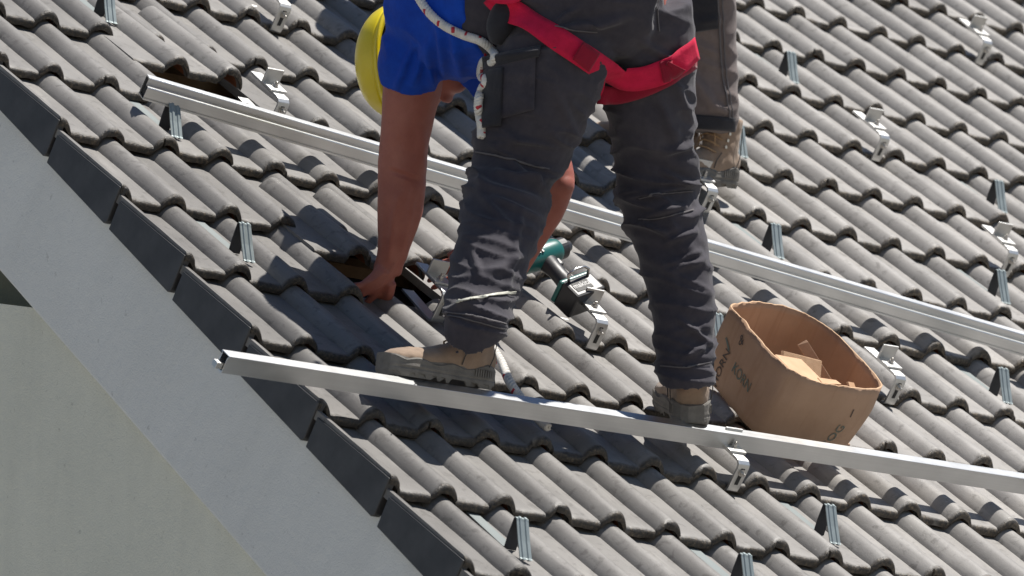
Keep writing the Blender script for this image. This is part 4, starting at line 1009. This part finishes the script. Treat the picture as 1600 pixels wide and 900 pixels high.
# ---------------- second worker standing farther up the slope
B0 = Vector((2.115,0.317,5.467))
helper = empty('person', Matrix.Translation(B0))
tag(helper, 'second worker farther up the roof, only one taupe trouser leg and tan boot showing', 'person')
bA = [((1.848,0.025,6.272),0.0955,0.1100), ((1.896,0.05,6.063),0.0832,0.0950), ((1.964,0.12,5.915),0.0820,0.0800), ((2.004,0.164,5.835),0.0806,0.0780), ((2.044,0.214,5.74),0.0824,0.0780), ((2.074,0.242,5.655),0.0809,0.0780), ((2.102,0.263,5.596),0.0717,0.0700), ((2.105,0.267,5.578),0.0701,0.0680)]
bB = [((1.827,0.166,6.303),0.0961,0.1100), ((1.854,0.209,6.092),0.0837,0.0950), ((1.946,0.308,5.954),0.0733,0.0800), ((2.087,0.435,5.812),0.0741,0.0780), ((2.218,0.549,5.743),0.0668,0.0700), ((2.255,0.583,5.707),0.0638,0.0680)]
bP = [((1.843,0.1,6.257),0.1422,0.1200), ((1.843,0.114,6.342),0.1517,0.1250), ((1.826,0.188,6.406),0.1492,0.1200)]
mb = MB(); loft(mb, bA); loft(mb, bB); loft(mb, bP); tb = fuse(mb, 'trousers', .0065, 5)
kB = Vector((2.021,0.169,5.775)); aB = Vector((2.104,0.256,5.614))
def wrB(co):
    q = Vector((co.dot(EX)*8, co.dot(EY)*16 + co.dot(EX)*9, co.dot(EF)*7)); n1 = noise.noise(q)
    return (.010*((1-abs(n1))**3-.45))*(.35+.8*math.exp(-((co-aB).length/.12)**2)+.4*math.exp(-((co-kB).length/.15)**2)) + .005*noise.noise(co*8)
displace(tb, [((1.877,0.06,5.646), (1.931,0.039,5.572), .016, .010), ((1.931,0.039,5.572), (1.959,0.021,5.557), .012, .008), ((1.875,0.026,5.766), (1.915,-0.009,5.773), .014, .008), ((1.864,0.049,5.721), (1.921,0.011,5.691), .014, .006)], wrB)
tbo = link('trousers', tb, M['trousers_brown'], None); reparent(tbo, helper); BB_ = bvh_of(tb)
def seamB(pts, w_, mat, nm, lift=.003, thick=.0015):
    o = ribbon(nm, pts, w_, M[mat], None, BB_, lift, 36, thick=thick, maxd=.5, smo=6); reparent(o, helper)
seamB([(1.956,0.06,5.868), (1.975,0.073,5.778), (2.027,0.125,5.686), (2.075,0.166,5.639), (2.106,0.187,5.575)], .004, 'stitch', 'seam')
seamB([(1.964,0.054,5.868), (1.982,0.067,5.778), (2.034,0.119,5.686), (2.081,0.161,5.639), (2.11,0.181,5.584)], .003, 'stitch', 'seam')
seamB([(1.918,0.125,5.76), (1.948,0.098,5.769), (1.988,0.088,5.78)], .005, 'stitch', 'seam')
hb_ = patch('hem_band', [(2.003,0.239,5.597), (2.102,0.16,5.588), (2.107,0.166,5.555), (2.01,0.243,5.564)], BB_, M['trousers_dark'], None, lift=.004, thick=.004); reparent(hb_, helper)
bt = patch('knee_pocket', [(1.894,0.116,5.853), (1.961,0.061,5.853), (1.987,0.09,5.777), (1.924,0.146,5.762)], BB_, M['trousers_dark'], None, lift=.003, thick=.003); reparent(bt, helper)
boot_at(helper, (2.206,0.303,5.455), (-1, -.12, -.10), (0, -.22, 1), .98)
boot_at(helper, (2.118,0.363,5.506), (-.35, .9, .35), (0, -.3, 1), .98)
mb = MB(); loft(mb, bA, k=.72); loft(mb, bB, k=.72); loft(mb, bP, k=.86)
tB = [((1.842,0.135,6.363),0.1364,0.1200), ((1.799,0.276,6.452),0.1373,0.1400), ((1.743,0.429,6.535),0.1382,0.1650), ((1.69,0.563,6.588),0.1200,0.1700), ((1.666,0.629,6.61),0.0791,0.1000), ((1.647,0.67,6.616),0.0571,0.0550)]
loft(mb, tB, ref=EY)
aL = [((1.602,0.474,6.505),0.0626,0.0600), ((1.626,0.514,6.397),0.0517,0.0480), ((1.659,0.564,6.318),0.0440,0.0420), ((1.7,0.634,6.244),0.0394,0.0360), ((1.722,0.682,6.202),0.0269,0.0250)]
aR = [((1.796,0.688,6.676),0.0639,0.0600), ((1.835,0.719,6.558),0.0528,0.0480), ((1.863,0.749,6.471),0.0448,0.0420), ((1.88,0.789,6.383),0.0401,0.0360), ((1.891,0.824,6.327),0.0273,0.0250)]
loft(mb, aL); loft(mb, aR)
for (q_, dp) in ((Vector((1.722,0.681,6.205)), 0), (Vector((1.891,0.823,6.33)), 0)):
    d_ = -EY; s_ = EX
    hand(mb, q_, q_ + d_*.06, [q_ + d_*.10 + s_*t for t in (-.03, -.01, .01, .03)], [(q_ + d_*.135 + s_*t*1.05 - EF*.01, q_ + d_*l + s_*t - EF*.03) for t, l in ((-.03, .155), (-.01, .17), (.01, .165), (.03, .145))], [q_ + d_*.05 - s_*.04, q_ + d_*.08 - s_*.052, q_ + d_*.105 - s_*.05])
hB = Vector((1.617,0.745,6.623)); cr = (-EX*.9 + EF*.3 - EY*.05).normalized(); fc = -EY*.97 - EX*.1; fc = (fc - cr*fc.dot(cr)).normalized(); sd_ = cr.cross(fc); HB_ = Matrix((sd_, fc, cr)).transposed()
def hq(x, y, z): return hB + HB_ @ Vector((x, y, z))
ball(mb, hq(0, -.012, .03), (.076, .094, .088), HB_); ball(mb, hq(0, .018, -.035), (.060, .068, .075), HB_); ball(mb, hq(0, .040, -.085), (.036, .034, .028), HB_)
ball(mb, hq(0, .088, -.02), (.013, .020, .022), HB_, 8); ball(mb, hq(0, .082, -.062), (.024, .012, .008), HB_, 8)
for s in (-1, 1): ball(mb, hq(s*.074, -.012, -.015), (.010, .020, .032), HB_, 8)
loft(mb, [(tuple(hq(0, -.02, -.05)), .052, .056), ((1.654,0.664,6.616), .058, .06), ((1.671,0.601,6.6), .07, .07)], ref=EY)
bd2 = fuse(mb, 'body', .006, 4); o = link('body', bd2, M['skin'], None); reparent(o, helper)
for s in (-1, 1):
    mb = MB(); ball(mb, hq(s*.030, .073, -.002), (.012, .012, .012), HB_, 8); e_ = mb.obj('eye', M['eye'], None, smooth=True); reparent(e_, helper)
mb = MB(); loft(mb, tB[:5], ref=EY, k=1.09); loft(mb, aL[:2], k=1.2); loft(mb, aR[:2], k=1.2); ball(mb, aL[0][0], (.07, .07, .06)); ball(mb, aR[0][0], (.07, .07, .06))
ts2 = fuse(mb, 't_shirt', .0065, 5); o = link('t_shirt', ts2, M['shirt_grey'], None); reparent(o, helper)
helmet(helper, hq(0, 0, .018), HB_, 1.0)

# ------------------------------------------------------------------ cordless drill lying on the tiles
dc = Vector((1.096,-0.396,4.925))
hd = Vector((1.081,-0.334,4.99)); bt_ = Vector((1.121,-0.406,4.903))
gz = (hd - bt_).normalized()                       # from battery to head along the grip
gx = -EF - gz*(-EF).dot(gz); gx.normalize(); gx = (gx*.35 + (RF(0, 0, 1) - RF(0, 0, 0))*.9); gx = (gx - gz*gx.dot(gz)).normalized(); gy = gz.cross(gx)
drill = empty('cordless_drill', Matrix(((gx.x, gy.x, gz.x, dc.x), (gx.y, gy.y, gz.y, dc.y), (gx.z, gy.z, gz.z, dc.z), (0, 0, 0, 1))))
tag(drill, 'teal and black cordless drill lying on the tiles beside the bent leg', 'drill')
def dpart(nm, mb, mt, bevel=0, par=None, smooth=False):
    o = mb.obj(nm, mt, None, bevel=bevel, smooth=smooth); child_local(o, par or drill, Matrix.Identity(4)); return o
mb = MB(); mb.box((-.034, -.042, -.075), (.034, .048, -.022)); bat = dpart('battery', mb, M['black'], .006)
mb = MB(); mb.box((-.030, -.044, -.024), (.030, .046, -.012)); dpart('base', mb, M['teal'], .005)
mb = MB(); mb.box((.0335, -.030, -.062), (.0352, .020, -.036)); dpart('battery_label', mb, M['grey_rubber'], 0, bat)
mb = MB(); loft(mb, [((0, .0, -.02), .022, .026), ((0, .002, .01), .018, .021), ((0, .004, .04), .018, .022), ((0, .004, .07), .022, .028)], ref=Vector((1, 0, 0)), seg=20); dpart('grip', mb, M['black'], 0, None, True)
mb = MB(); loft(mb, [((0, -.080, .088), .020, .020), ((0, -.060, .088), .029, .029), ((0, .0, .088), .031, .032), ((0, .040, .088), .029, .030), ((0, .055, .088), .026, .026)], ref=Vector((1, 0, 0)), seg=24); hdp = dpart('motor_housing', mb, M['teal'], 0, None, True)
mb = MB(); mb.cyl((0, .054, .088), (0, 1, 0), .025, .022, 24); mb.cyl((0, .075, .088), (0, 1, 0), .020, .022, 20, 0, .012); dpart('chuck', mb, M['black'], .001)
for i in range(4):
    mb = MB(); mb.box((.0285, -.045 + i*.010, .074), (.0315, -.040 + i*.010, .102)); dpart('vent', mb, M['black'], 0, hdp)
mb = MB(); mb.box((-.010, .018, .040), (.010, .034, .066)); dpart('trigger', mb, M['black'], .004)
mb = MB(); mb.tube([(.034, -.030, -.030), (.052, -.034, -.022), (.058, -.010, -.018), (.056, .02, -.018), (.048, .034, -.022), (.034, .030, -.03)], .0035, 8); dpart('belt_clip', mb, M['steel'], 0, None, True)
tmesh = text_mesh('makita', .020); o = link('logo', tmesh, M['white'], None, False); child_local(o, bat, Matrix.Translation((.0356, -.005, -.046)) @ Matrix(((0, 0, 1, 0), (1, 0, 0, 0), (0, 1, 0, 0), (0, 0, 0, 1))))
